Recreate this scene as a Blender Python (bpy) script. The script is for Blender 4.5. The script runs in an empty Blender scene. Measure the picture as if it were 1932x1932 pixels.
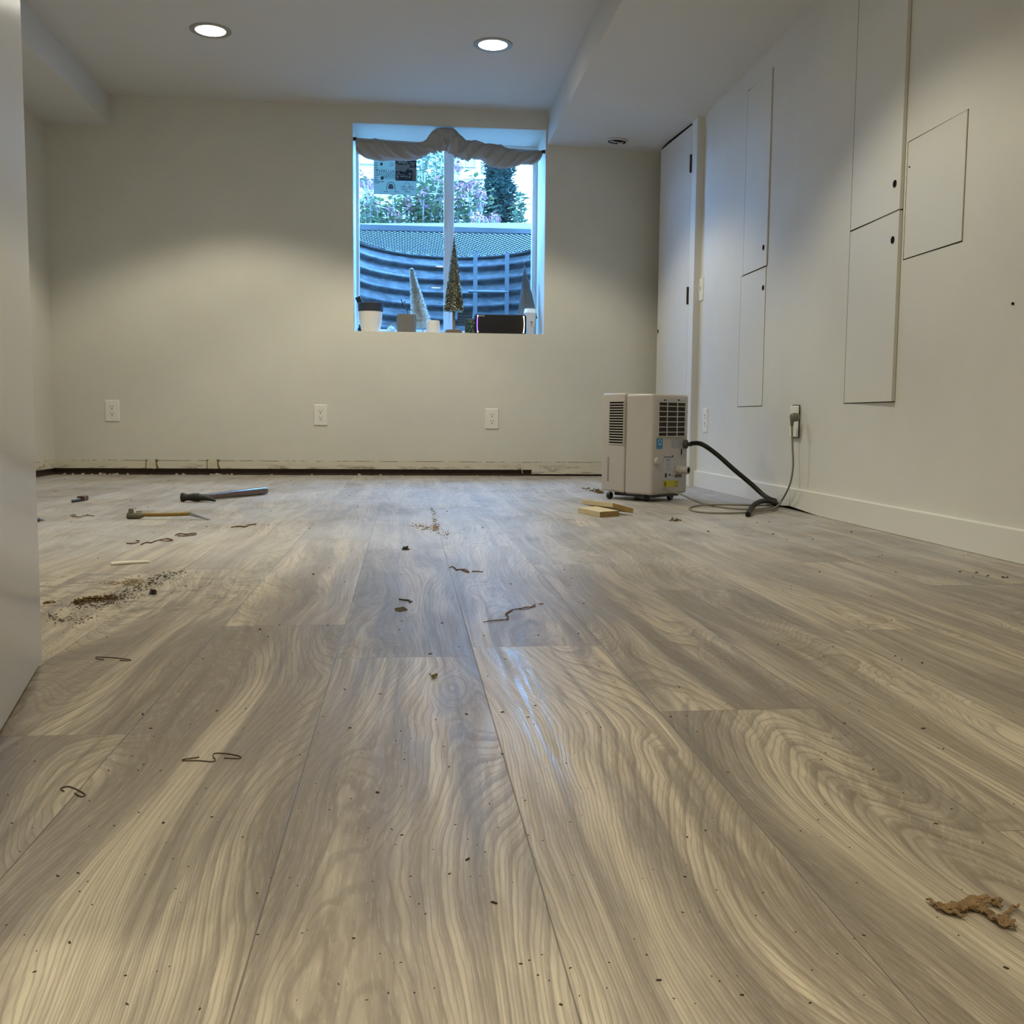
import bpy, math, random
from mathutils import Vector, Matrix
S = bpy.context.scene
COL = S.collection
PI = math.pi
# ------------------------------------------------------------------ camera, world, exposure
F_PX, PITCH, ROLL, YAW, CAM_H = 1935.76, 0.0910, 0.0090, 0.1039, 0.345
cy, sy, cp, sp = math.cos(YAW), math.sin(YAW), math.cos(PITCH), math.sin(PITCH)
FW = Vector((sy*cp, cy*cp, -sp)); R0 = Vector((cy, -sy, 0)); U0 = R0.cross(FW)
RT = R0*math.cos(ROLL) + U0*math.sin(ROLL); UP = -R0*math.sin(ROLL) + U0*math.cos(ROLL)
CAM = Vector((0, 0, CAM_H))
cd = bpy.data.cameras.new('camera'); cam = bpy.data.objects.new('camera', cd); COL.objects.link(cam)
cd.sensor_width = 36; cd.lens = 36*F_PX/1932; cd.clip_start = .02; cd.clip_end = 200
cam.matrix_world = Matrix(((RT.x, UP.x, -FW.x, 0), (RT.y, UP.y, -FW.y, 0), (RT.z, UP.z, -FW.z, CAM_H), (0, 0, 0, 1)))
S.camera = cam
S.view_settings.view_transform = 'Standard'; S.view_settings.look = 'None'; S.view_settings.gamma = 1
S.view_settings.use_curve_mapping = False
S.view_settings.exposure = 0.9
S.cycles.use_denoising = True
S.cycles.use_adaptive_sampling = True; S.cycles.adaptive_threshold = .02
S.cycles.max_bounces = 8; S.cycles.diffuse_bounces = 4; S.cycles.transparent_max_bounces = 16
S.cycles.sample_clamp_indirect = 6
w = bpy.data.worlds.new('sky'); S.world = w; w.use_nodes = True
bg = w.node_tree.nodes['Background']; bg.inputs[0].default_value = (.17, .47, 1.0, 1); bg.inputs[1].default_value = 15.5
LAMP_COLOR = (1.0, .93, .70)
LAMP_W = 35.5
LAMP_LENS = 9.0

D, XL, XR, ZC = 6.1477, -2.0066, 1.5128, 2.1322          # room: back wall, side walls, ceiling
YF = -2.2                                                # wall behind the camera
XSL, ZSL, XSR, ZSR = -1.6485, 1.960, .832, 1.945        # soffits
WL, WR, WB, WT = -.3008, .8216, .8468, 2.0311            # window opening

def ray(u, v): return FW + RT*((u-966)/F_PX) - UP*((v-966)/F_PX)
def at(u, v, ax, val):
    d = ray(u, v); return CAM + d*((val-CAM[ax])/d[ax])
def at_plane(u, v, p, n):
    d = ray(u, v); return CAM + d*((Vector(p)-CAM).dot(n)/d.dot(n))
# ------------------------------------------------------------------ mesh helpers
class MB:
    def __init__(s): s.v = []; s.f = []
    def add(s, vs, fs):
        o = len(s.v); s.v += [tuple(x) for x in vs]; s.f += [tuple(i+o for i in f) for f in fs]; return s
    def box(s, a, b, M=None):
        x0, y0, z0 = a; x1, y1, z1 = b
        vs = [Vector(c) for c in ((x0,y0,z0),(x1,y0,z0),(x1,y1,z0),(x0,y1,z0),(x0,y0,z1),(x1,y0,z1),(x1,y1,z1),(x0,y1,z1))]
        if M: vs = [M @ c for c in vs]
        return s.add(vs, ((0,3,2,1),(4,5,6,7),(0,1,5,4),(1,2,6,5),(2,3,7,6),(3,0,4,7)))
    def prism(s, poly, z0, z1, M=None, top=None):
        n = len(poly); t = top or poly
        vs = [Vector((x, y, z0)) for x, y in poly] + [Vector((x, y, z1)) for x, y in t]
        if M: vs = [M @ c for c in vs]
        return s.add(vs, [tuple(range(n))[::-1], tuple(range(n, 2*n))] + [(i, (i+1) % n, n+(i+1) % n, n+i) for i in range(n)])
    def hexa(s, bot, top):
        return s.add(list(bot)+list(top), ((3,2,1,0),(4,5,6,7),(0,1,5,4),(1,2,6,5),(2,3,7,6),(3,0,4,7)))
    def lathe(s, prof, n=32, M=None, cap=True):
        vs = []; fs = []
        for r, z in prof:
            for i in range(n):
                a = 2*PI*i/n; vs.append(Vector((r*math.cos(a), r*math.sin(a), z)))
        for k in range(len(prof)-1):
            for i in range(n):
                j = (i+1) % n; fs.append((k*n+i, k*n+j, (k+1)*n+j, (k+1)*n+i))
        if cap:
            fs.append(tuple(range(n))[::-1]); fs.append(tuple((len(prof)-1)*n+i for i in range(n)))
        if M: vs = [M @ c for c in vs]
        return s.add(vs, fs)
    def tube(s, pts, r, n=8, cap=True):
        pts = [Vector(p) for p in pts]; vs = []; fs = []; m = len(pts)
        rr = r if isinstance(r, (list, tuple)) else [r]*m
        up = None
        for k, p in enumerate(pts):
            t = (pts[min(k+1, m-1)]-pts[max(k-1, 0)]).normalized()
            if up is None:
                up = Vector((0, 0, 1)) if abs(t.z) < .9 else Vector((1, 0, 0))
            a = t.cross(up)
            if a.length < 1e-5: a = t.cross(Vector((.3, .9, .1)))
            a.normalize(); b = a.cross(t).normalized(); up = b
            for i in range(n):
                c = 2*PI*i/n; vs.append(p+a*(rr[k]*math.cos(c))+b*(rr[k]*math.sin(c)))
        for k in range(m-1):
            for i in range(n):
                j = (i+1) % n; fs.append((k*n+i, k*n+j, (k+1)*n+j, (k+1)*n+i))
        if cap: fs.append(tuple(range(n))[::-1]); fs.append(tuple((m-1)*n+i for i in range(n)))
        return s.add(vs, fs)
    def build(s, name, mat, parent=None, smooth=False, bevel=0, seg=2, shift=None):
        me = bpy.data.meshes.new(name)
        sh = shift if shift is not None else ((-parent.location) if (parent and parent.get('_w')) else Vector((0,0,0)))
        me.from_pydata([tuple(Vector(v)+sh) for v in s.v], [], s.f); me.validate(); me.update()
        o = bpy.data.objects.new(name, me); COL.objects.link(o)
        if mat: me.materials.append(mat)
        if parent: o.parent = parent
        if smooth:
            for p in me.polygons: p.use_smooth = True
            md = o.modifiers.new('es', 'EDGE_SPLIT'); md.split_angle = .7
        if bevel:
            b = o.modifiers.new('bevel', 'BEVEL'); b.width = bevel; b.segments = seg; b.limit_method = 'ANGLE'; b.angle_limit = .6
            for p in me.polygons: p.use_smooth = True
            b.harden_normals = False
            md = o.modifiers.new('es', 'EDGE_SPLIT'); md.split_angle = .55
        return o
def smooth_path(pts, k=6):
    pts = [Vector(p) for p in pts]; out = []
    for i in range(len(pts)-1):
        p0 = pts[max(i-1, 0)]; p1 = pts[i]; p2 = pts[i+1]; p3 = pts[min(i+2, len(pts)-1)]
        for j in range(k):
            t = j/k
            out.append(.5*((2*p1)+(p2-p0)*t+(2*p0-5*p1+4*p2-p3)*t*t+(3*p1-p0-3*p2+p3)*t**3))
    out.append(pts[-1]); return out
def tag(o, label, cat, group=None, kind=None):
    o['label'] = label; o['category'] = cat
    if group: o['group'] = group
    if kind: o['kind'] = kind
    return o
def struct(o, kind='structure'): o['kind'] = kind; return o
def thing(name, label, cat, loc=(0,0,0), rz=0, group=None, world=False):
    o = bpy.data.objects.new(name, None); COL.objects.link(o); o.location = loc; o.rotation_euler = (0, 0, rz)
    o.empty_display_size = .05
    tag(o, label, cat, group)
    if world: o['_w'] = 1
    return o
def text(name, body, size, M, mat, parent, ext=.0003, align='CENTER', spacing=1.0):
    c = bpy.data.curves.new('t', 'FONT'); c.body = body; c.size = size; c.extrude = ext; c.align_x = align; c.align_y = 'CENTER'
    c.space_character = spacing; c.resolution_u = 3
    t = bpy.data.objects.new('t', c); COL.objects.link(t)
    me = bpy.data.meshes.new_from_object(t.evaluated_get(bpy.context.evaluated_depsgraph_get()))
    bpy.data.objects.remove(t); bpy.data.curves.remove(c)
    me.transform(M)
    if parent and parent.get('_w'): me.transform(Matrix.Translation(-parent.location))
    me.materials.clear(); me.materials.append(mat)
    o = bpy.data.objects.new(name, me); COL.objects.link(o); o.parent = parent
    return o
# ------------------------------------------------------------------ materials
def mat(name, col, rough=.5, metal=0, spec=.5, bump=0, bscale=200, emit=None, estr=0, var=0, vscale=4, coat=0):
    m = bpy.data.materials.new(name); m.use_nodes = True; nt = m.node_tree; b = nt.nodes['Principled BSDF']
    b.inputs['Base Color'].default_value = (*col, 1); b.inputs['Roughness'].default_value = rough
    b.inputs['Metallic'].default_value = metal; b.inputs['Specular IOR Level'].default_value = spec
    b.inputs['Coat Weight'].default_value = coat
    if emit: b.inputs['Emission Color'].default_value = (*emit, 1); b.inputs['Emission Strength'].default_value = estr
    if bump or var:
        tc = nt.nodes.new('ShaderNodeTexCoord')
    if bump:
        n = nt.nodes.new('ShaderNodeTexNoise'); n.inputs['Scale'].default_value = bscale; n.inputs['Detail'].default_value = 3
        nt.links.new(tc.outputs['Object'], n.inputs['Vector'])
        bp = nt.nodes.new('ShaderNodeBump'); bp.inputs['Strength'].default_value = bump; bp.inputs['Distance'].default_value = .002
        nt.links.new(n.outputs['Fac'], bp.inputs['Height']); nt.links.new(bp.outputs['Normal'], b.inputs['Normal'])
    if var:
        n2 = nt.nodes.new('ShaderNodeTexNoise'); n2.inputs['Scale'].default_value = vscale; n2.inputs['Detail'].default_value = 5
        nt.links.new(tc.outputs['Object'], n2.inputs['Vector'])
        mx = nt.nodes.new('ShaderNodeMix'); mx.data_type = 'RGBA'
        mx.inputs['A'].default_value = (*[c*(1-var) for c in col], 1); mx.inputs['B'].default_value = (*[min(1, c*(1+var)) for c in col], 1)
        nt.links.new(n2.outputs['Fac'], mx.inputs['Factor']); nt.links.new(mx.outputs['Result'], b.inputs['Base Color'])
    return m
class NT:
    """short node helper"""
    def __init__(s, m): s.t = m.node_tree; s.b = s.t.nodes['Principled BSDF']
    def L(s, a, b): s.t.links.new(a, b)
    def n(s, kind): return s.t.nodes.new('ShaderNode'+kind)
    def val(s, x, sock):
        if isinstance(x, (int, float)): sock.default_value = x
        elif isinstance(x, tuple): sock.default_value = x if len(sock.default_value) == len(x) else (*x, 1)
        else: s.L(x, sock)
    def math(s, op, a, b=0, c=0, clamp=False):
        q = s.n('Math'); q.operation = op; q.use_clamp = clamp
        s.val(a, q.inputs[0]); s.val(b, q.inputs[1]); s.val(c, q.inputs[2]); return q.outputs[0]
    def vmath(s, op, a, b):
        q = s.n('VectorMath'); q.operation = op; s.val(a, q.inputs[0]); s.val(b, q.inputs[1]); return q.outputs[0]
    def noise(s, vec, scale=1, detail=2, rough=.5):
        q = s.n('TexNoise'); s.L(vec, q.inputs['Vector']); q.inputs['Scale'].default_value = scale
        q.inputs['Detail'].default_value = detail; q.inputs['Roughness'].default_value = rough; return q.outputs['Fac']
    def vor(s, vec, scale=1, feature='F1'):
        q = s.n('TexVoronoi'); q.feature = feature; s.L(vec, q.inputs['Vector']); q.inputs['Scale'].default_value = scale; return q.outputs['Distance']
    def map(s, x, a, b, c=0, d=1, smooth=True):
        q = s.n('MapRange'); q.interpolation_type = 'SMOOTHSTEP' if smooth else 'LINEAR'
        s.val(x, q.inputs[0]); s.val(a, q.inputs[1]); s.val(b, q.inputs[2]); s.val(c, q.inputs[3]); s.val(d, q.inputs[4]); return q.outputs[0]
    def mix(s, f, a, b):
        q = s.n('Mix'); q.data_type = 'RGBA'; s.val(f, q.inputs['Factor']); s.val(a, q.inputs['A']); s.val(b, q.inputs['B']); return q.outputs['Result']
    def sep(s, v):
        q = s.n('SeparateXYZ'); s.L(v, q.inputs[0]); return q.outputs
    def comb(s, x, y, z):
        q = s.n('CombineXYZ'); s.val(x, q.inputs[0]); s.val(y, q.inputs[1]); s.val(z, q.inputs[2]); return q.outputs[0]
    def bump(s, h, strength=.3, dist=.001):
        q = s.n('Bump'); q.inputs['Strength'].default_value = strength; q.inputs['Distance'].default_value = dist
        s.L(h, q.inputs['Height']); s.L(q.outputs[0], s.b.inputs['Normal'])

# ---- wall paint: old baseboard line near the floor, scuffs, roller texture
def wall_mat(name, col, line=None):
    m = mat(name, col, .55, spec=.35); N = NT(m)
    tc = N.n('TexCoord').outputs['Object']; x, y, z = N.sep(tc)
    st = N.noise(tc, 2.2, 4, .6)
    c = N.mix(N.map(st, .3, .75), tuple(v*.96 for v in col), tuple(min(1, v*1.03) for v in col))
    # dings and scuffs
    sc = N.noise(tc, 9, 5, .75)
    c = N.mix(N.math('MULTIPLY', N.map(sc, .70, .74), .25), c, tuple(v*.7 for v in col))
    h = N.noise(tc, 260, 3)
    if line:
        cz = N.noise(N.comb(N.math('MULTIPLY', x, 5), N.math('MULTIPLY', y, 5), 0), 1, 3)
        # paler, dirtier band that the removed baseboard used to cover
        zz = N.math('ADD', z, N.math('MULTIPLY', N.math('SUBTRACT', cz, .5), .006))
        band = N.map(zz, line, line-.004)
        c = N.mix(N.math('MULTIPLY', band, .5), c, (.66, .60, .47))
        d = N.math('ABSOLUTE', N.math('SUBTRACT', zz, line))
        brk = N.noise(N.comb(N.math('MULTIPLY', x, 7), N.math('MULTIPLY', y, 7), N.math('MULTIPLY', z, 4)), 1.5, 4, .7)
        ln = N.math('MULTIPLY', N.map(d, .0035, .001), N.map(brk, .42, .52))
        c = N.mix(N.math('MULTIPLY', ln, .75), c, (.16, .115, .06))
        # brown water stain creeping up the bottom edge, torn places
        wn = N.noise(N.comb(N.math('MULTIPLY', x, 6), N.math('MULTIPLY', y, 6), N.math('MULTIPLY', z, 25)), 1, 6, .75)
        wet = N.math('MULTIPLY', N.map(zz, .075, .038), N.map(wn, .48, .62))
        c = N.mix(N.math('MULTIPLY', wet, .75), c, (.20, .15, .085))
        dk = N.math('MULTIPLY', N.map(zz, .088, .07), N.map(N.noise(tc, 14, 5, .8), .63, .68))
        c = N.mix(N.math('MULTIPLY', dk, .8), c, (.10, .07, .04))
    N.L(c, N.b.inputs['Base Color']); N.bump(h, .12, .001)
    return m
M_WALL = wall_mat('wall_paint', (.68, .665, .60), .083)
M_WALLR = wall_mat('wall_paint_right', (.69, .68, .635))
M_CEIL = mat('ceiling_paint', (.64, .635, .62), .7, spec=.2, bump=.1, bscale=250)
M_TRIM = mat('trim_paint', (.72, .71, .67), .4, bump=.05, bscale=120, var=.03, vscale=6)
M_DOOR = mat('door_paint', (.72, .715, .70), .22, spec=.5, bump=.10, bscale=60)
M_PANEL = mat('panel_paint', (.69, .68, .63), .5, bump=.06, bscale=200, var=.02)
M_BLACK = mat('black_void', (.008, .008, .008), .9, spec=.1)
M_WOODDK = mat('wet_wood', (.034, .020, .012), .75, bump=.6, bscale=40, var=.6, vscale=12)
M_VINYL = mat('white_vinyl', (.80, .82, .84), .35)
M_PLATE = mat('white_plate', (.80, .79, .75), .35)
M_CHROME = mat('trim_metal', (.7, .7, .7), .25, metal=.9)
M_BLK = mat('black_plastic', (.012, .012, .013), .4)
M_STEEL = mat('galvanized_edge', (.5, .53, .56), .35, metal=.6)

# ---- vinyl plank floor
def floor_mat():
    m = mat('vinyl_plank', (.3, .26, .2), .4, spec=.5); N = NT(m)
    uv = N.n('UVMap'); uv.uv_map = 'plank'; u, v, _ = N.sep(uv.outputs[0])
    ra = N.n('Attribute'); ra.attribute_name = 'rnd'; rc = ra.outputs['Color']; r, g, b = N.sep(rc)
    tc = N.n('TexCoord').outputs['Object']; X, Y, Z = N.sep(tc)
    ox = N.math('MULTIPLY', r, 37.0); oy = N.math('MULTIPLY', g, 53.0)
    us = N.math('ADD', u, ox); vs = N.math('ADD', v, oy)
    # slow warp of the grain: rings run along the plank, close into arches, wrap round knots
    w1 = N.noise(N.comb(N.math('MULTIPLY', us, 4.5), N.math('MULTIPLY', vs, .95), 0), 1, 1, .5)
    w2 = N.noise(N.comb(N.math('MULTIPLY', us, 26), N.math('MULTIPLY', vs, 8), 3.1), 1, 2, .5)
    kd = N.vor(N.comb(N.math('MULTIPLY', us, 6.0), N.math('MULTIPLY', vs, 1.9), 0), 1)
    fib2_ = N.noise(N.comb(N.math('MULTIPLY', us, 66), N.math('MULTIPLY', vs, 3), 8), 1, 2, .5)
    knot = N.map(kd, .27, 0.0)
    kc = N.map(N.math('ADD', kd, N.math('MULTIPLY', w2, .10)), .135, .05)
    fld = N.math('ADD', N.math('MULTIPLY', us, 60), N.math('MULTIPLY', w1, 38.0))
    fld = N.math('ADD', fld, N.math('MULTIPLY', w2, .9))
    fld = N.math('ADD', fld, N.math('MULTIPLY', knot, 6.5))
    fine = N.math('ADD', N.math('MULTIPLY', fld, 3.0), N.math('MULTIPLY', fib2_, .5))
    s1 = N.math('SINE', N.math('MULTIPLY', fld, 6.2832))
    s2 = N.math('SINE', N.math('MULTIPLY', fine, 6.2832))
    fib = N.noise(N.comb(N.math('MULTIPLY', N.math('ADD', us, N.math('MULTIPLY', w1, .3)), 620), N.math('MULTIPLY', vs, 30), 0), 1, 3, .7)
    fib2 = N.noise(N.comb(N.math('MULTIPLY', N.math('ADD', us, N.math('MULTIPLY', w1, .25)), 120), N.math('MULTIPLY', vs, 5), 5), 1, 4, .65)
    zone = N.noise(N.comb(N.math('MULTIPLY', us, 9), N.math('MULTIPLY', vs, 1.3), 7), 1, 2, .5)
    ring = N.math('MULTIPLY', N.map(s1, .35, 1.0), N.map(zone, .35, .60, .15, 1))
    ring2 = N.math('MULTIPLY', N.map(s2, .2, 1.0), N.map(fib, .25, .6, .3, 1))
    strk = N.noise(N.comb(N.math('MULTIPLY', N.math('ADD', us, N.math('MULTIPLY', w1, .22)), 13), N.math('MULTIPLY', vs, 1.0), 9), 1, 4, .6)
    strk2 = N.noise(N.comb(N.math('MULTIPLY', us, 34), N.math('MULTIPLY', vs, 2.2), 2), 1, 4, .65)
    base = N.mix(N.map(strk, .38, .60), (.49, .415, .31), (.225, .184, .145))
    base = N.mix(N.math('MULTIPLY', N.map(strk2, .50, .68), .60), base, (.145, .118, .096))
    lng = N.noise(N.comb(N.math('MULTIPLY', N.math('ADD', us, N.math('MULTIPLY', w1, .10)), 30), N.math('MULTIPLY', vs, .55), 14), 1, 4, .6)
    base = N.mix(N.math('MULTIPLY', N.math('MULTIPLY', N.map(lng, .51, .64), N.map(fib, .3, .6, .55, 1)), .70), base, (.108, .085, .064))
    base = N.mix(N.math('MULTIPLY', N.map(fib2, .42, .66), .42), base, (.19, .148, .105))
    base = N.mix(N.math('MULTIPLY', ring, .50), base, (.125, .094, .066))
    base = N.mix(N.math('MULTIPLY', ring2, .52), base, (.145, .110, .078))
    base = N.mix(N.math('MULTIPLY', N.map(fib, .5, .70), .26), base, (.58, .50, .38))
    base = N.mix(N.math('MULTIPLY', kc, .70), base, (.080, .063, .050))
    tone = N.map(b, 0, 1, .80, 1.04, smooth=False)
    base = N.vmath('MULTIPLY', base, N.comb(tone, tone, tone))
    # dust: plaster film tracked over the far half of the room, thin elsewhere; its bluish tint also paints in window reflection
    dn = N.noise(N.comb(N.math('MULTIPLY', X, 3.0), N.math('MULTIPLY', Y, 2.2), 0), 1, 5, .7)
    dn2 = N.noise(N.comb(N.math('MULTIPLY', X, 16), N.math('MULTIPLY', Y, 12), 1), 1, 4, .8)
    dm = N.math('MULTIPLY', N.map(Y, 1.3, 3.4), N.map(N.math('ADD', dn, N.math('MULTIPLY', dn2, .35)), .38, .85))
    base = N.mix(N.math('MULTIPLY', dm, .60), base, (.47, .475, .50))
    # dirt ground in around the work area on the left
    ex = N.math('DIVIDE', N.math('ADD', X, .62), .42); ey = N.math('DIVIDE', N.math('SUBTRACT', Y, 2.02), .42)
    dd = N.math('ADD', N.math('MULTIPLY', ex, ex), N.math('MULTIPLY', ey, ey))
    dl = N.math('MULTIPLY', N.map(dd, 1.2, 0.0), N.map(N.noise(tc, 26, 6, .8), .50, .60))
    base = N.mix(N.math('MULTIPLY', dl, .65), base, (.06, .05, .04))
    # seams
    W2 = .1; q = N.math('SUBTRACT', W2, N.math('ABSOLUTE', u))
    vb = N.math('SUBTRACT', N.math('MULTIPLY', .5, 1.225), N.math('ABSOLUTE', v))
    e = N.math('MINIMUM', q, vb)
    sm = N.map(e, .0009, .0002)
    base = N.mix(N.math('MULTIPLY', sm, .75), base, (.05, .042, .034))
    N.L(base, N.b.inputs['Base Color'])
    # wet smear near the middle
    wx = N.map(N.math('ABSOLUTE', N.math('SUBTRACT', X, .150)), .034, .008)
    wy = N.math('MULTIPLY', N.map(Y, .78, 1.0), N.map(Y, 1.53, 1.50))
    wn = N.map(N.noise(N.comb(N.math('MULTIPLY', X, 90), N.math('MULTIPLY', Y, 3), 0), 1, 3), .45, .55)
    wet = N.math('MULTIPLY', N.math('MULTIPLY', wx, wy), wn)
    rg = N.map(fib2, .3, .7, .34, .46)
    rg = N.math('ADD', rg, N.math('MULTIPLY', dm, .06))
    rg = N.math('SUBTRACT', rg, N.math('MULTIPLY', wet, .17))
    N.L(rg, N.b.inputs['Roughness'])
    h = N.math('ADD', N.math('MULTIPLY', ring2, -.4), N.math('ADD', N.math('MULTIPLY', fib, .6), N.math('MULTIPLY', sm, -2.5)))
    N.bump(h, .35, .0006)
    return m
M_FLOOR = floor_mat()
PW, PL = .2, 1.225
def build_floor():
    rng = random.Random(11)
    known = {-2: 1.705, -1: 1.465, 0: 1.525, 1: 1.167, 3: 1.61, 2: 2.02, -3: 2.35, 4: 1.18, 5: 2.05}
    me = bpy.data.meshes.new('floor'); vs = []; fs = []; uvs = []; rn = []
    i0 = -11; 
    for i in range(i0, 9):
        x0 = -.1 + PW*(i+1) - 0.0; x0 = .1+PW*i; x1 = x0+PW        # column 0 spans x .1 to .3
        j0 = known.get(i, rng.uniform(0, PL))
        y = j0-PL*5
        while y < 6.4:
            a = max(y, -2.3); c = min(y+PL, 6.26)
            if c > a:
                xa = max(x0, -2.12); xb = min(x1, 1.64)
                if xb > xa:
                    o = len(vs); vs += [(xa, a, 0), (xb, a, 0), (xb, c, 0), (xa, c, 0)]; fs.append((o, o+1, o+2, o+3))
                    xm = x0+PW/2; ym = y+PL/2
                    uvs += [(px-xm, py-ym) for px, py in ((xa, a), (xb, a), (xb, c), (xa, c))]
                    col = (rng.random(), rng.random(), rng.random(), 1); rn += [col]*4
            y += PL
    me.from_pydata(vs, [], fs)
    ul = me.uv_layers.new(name='plank')
    for k, q in enumerate(uvs): ul.data[k].uv = q
    ca = me.color_attributes.new('rnd', 'FLOAT_COLOR', 'CORNER')
    for k, q in enumerate(rn): ca.data[k].color = q
    me.materials.append(M_FLOOR)
    o = bpy.data.objects.new('floor', me); COL.objects.link(o); return struct(o)
build_floor()
b = MB().box((-2.3, -2.4, -.12), (1.8, 6.3, -.004)); struct(b.build('floor_slab', M_WOODDK))

# ------------------------------------------------------------------ room shell
b = MB()
T = .0125; DE = D+.43
zg = .037
# drywall skin of the back wall with the missing strip at the bottom
b.box((XL-.1, D, zg), (WL, D+T, ZC+.05)); b.box((WR, D, .011), (1.66, D+T, ZC+.05))
b.box((WL, D, zg), (.7583, D+T, WB)); b.box((.7583, D, .011), (WR, D+T, WB)); b.box((WL, D, WT), (WR, D+T, ZC+.05))
# the deep masonry behind it that makes the window recess
b.box((XL-.1, D+T, .09), (WL, DE, ZC+.1)); b.box((WR, D+T, .09), (1.75, DE, ZC+.1))
b.box((WL, D+T, .09), (WR, DE, WB)); b.box((WL, D+T, WT), (WR, DE, ZC+.1))
struct(b.build('wall_back', M_WALL))
b = MB().box((XL-.1, D+T, 0), (1.66, D+.2, .09)); struct(b.build('trim_1', M_WOODDK))
b = MB().box((XL-T, YF, zg), (XL, D, ZC+.05)); struct(b.build('wall_left', M_WALL))
b = MB().box((XL-.15, YF, 0), (XL-T, D+.2, .3)); b.box((XL-.15, YF, .3), (XL-T, D+.2, ZC+.1)); struct(b.build('trim_2', M_WOODDK))
b = MB().box((XR, YF, .02), (XR+T, 5.24, 2.05)); struct(b.build('wall_right', M_WALLR))
b = MB().box((XR+T, YF, 0), (XR+.12, 5.24, ZC+.1)); b.box((1.66, 5.24, 0), (1.78, D+.2, ZC+.1)); b.box((XR+T, 5.2, 0), (1.66, 5.25, ZC))
struct(b.build('trim_3', M_BLACK))
b = MB().box((XL-.2, YF-.12, 0), (1.8, YF, ZC+.1)); struct(b.build('wall_front', M_WALLR))
b = MB().box((XL-.2, YF-.12, ZC), (1.85, DE, ZC+.15)); struct(b.build('ceiling', M_CEIL))
b = MB().box((XL-.02, YF, ZSL), (XSL, D+.001, ZC+.01)); struct(b.build('soffit_left', M_CEIL))
# right soffit: boxed duct whose underside sags a little toward the right wall
xs = [XSR, XR+.15]; b = MB()
st = [(YF, 1.955, 1.889), (3.0, 1.955, 1.889), (5.1, 1.953, 1.889), (5.30, 1.952, 1.869), (6.0, 1.948, 1.9085), (D+.001, 1.947, 1.921)]
vs = []
for y, zl, zr in st:
    zr2 = zr+(zr-zl)*.15/(XR-XSR)
    vs += [(XSR, y, zl), (XR+.16, y, zr2), (XR+.16, y, ZC+.02), (XSR, y, ZC+.02)]
fs = [(0, 1, 2, 3), tuple(4*(len(st)-1)+i for i in (3, 2, 1, 0))]
for k in range(len(st)-1):
    a = 4*k; fs += [(a, a+4, a+5, a+1), (a+1, a+5, a+6, a+2), (a+2, a+6, a+7, a+3), (a+3, a+7, a+4, a)]
struct(b.add(vs, fs).build('soffit_right', M_CEIL))

# baseboards on the right wall, their ends lifted off the floor at the joint
bt, bh = .015, .0827
def basebd(name, ys):
    b = MB()
    for (y0, z0), (y1, z1) in zip(ys[:-1], ys[1:]):
        b.hexa([(XR-bt, y0, z0), (XR, y0, z0), (XR, y1, z1), (XR-bt, y1, z1)],
               [(XR-bt+.002, y0, bh-.002), (XR, y0, bh+.001), (XR, y1, bh+.001), (XR-bt+.002, y1, bh-.002)])
    return struct(b.build(name, M_TRIM))
basebd('baseboard_right', [(YF, .001), (3.60, .001), (3.874, .013)])
basebd('baseboard_right_far', [(3.880, .013), (4.05, .001), (5.237, .001)])
b = MB().box((XR-.004, 3.55, .0), (XR+T, 4.08, .02)); struct(b.build('gap_shade_strip', M_BLACK))  # black strip added as the shade in the gap under the baseboards

# closet door at the far right, hinged on its near side, with casing strip
dc = bpy.data.objects.new('door_1', None); COL.objects.link(dc); dc.location = (1.47, 5.28, 0); struct(dc)
dc['_w'] = 1
XD = 1.4755
b = MB().hexa([(XD, 5.24, 0), (XR+.1, 5.24, 0), (XR+.1, 5.335, 0), (XD, 5.335, 0)], [(XD, 5.24, 1.90), (XR+.1, 5.24, 1.90), (XR+.1, 5.335, 1.90), (XD, 5.335, 1.90)])
b.build('door_casing', M_TRIM, dc)
b = MB().hexa([(XD, 5.3375, .012), (XD+.033, 5.3375, .012), (XD+.033, 5.995, .012), (XD, 5.995, .012)],
              [(XD, 5.3375, 1.864), (XD+.033, 5.3375, 1.864), (XD+.033, 5.995, 1.901), (XD, 5.995, 1.901)])
leaf = b.build('door_leaf', M_DOOR, dc)
MB().hexa([(XD+.004, 5.336, 1.85), (XD+.03, 5.336, 1.85), (XD+.03, 5.994, 1.85), (XD+.004, 5.994, 1.85)], [(XD+.004, 5.336, 1.88), (XD+.03, 5.336, 1.88), (XD+.03, 5.994, 1.92), (XD+.004, 5.994, 1.92)]).build('head_gap', M_BLACK, dc)  # black filler standing for the shade in the gap over the door
for (py, ) in ((313,), (561,)):
    p = at(1300 if py < 400 else 1291.5, py, 0, XD)
    h = MB(); h.tube([(XD-.004, 5.336, p.z-.045), (XD-.004, 5.336, p.z+.045)], .006, 10); h.box((XD-.002, 5.328, p.z-.045), (XD+.001, 5.336, p.z+.045))
    h.build('hinge', mat('hinge_bronze', (.06, .045, .035), .4, metal=.7), dc)
p = at(1242, 625, 0, XD-.001)
MB().lathe([(.012, 0), (.012, .002)], 20, Matrix.Translation((XD+.0005, 5.972, p.z)) @ Matrix.Rotation(-PI/2, 4, 'Y')).build('latch_hole', M_BLACK, dc)

# open door close to the camera on the left
d1 = bpy.data.objects.new('door_2', None); COL.objects.link(d1); d1.location = (-.4985, 1.45, 0); struct(d1)
d1.rotation_euler = (0, 0, math.atan2(-.979, .2027))
MB().box((0, -.036, .007), (.78, 0, 1.99)).build('door_leaf', M_DOOR, d1, bevel=.0015)

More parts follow.
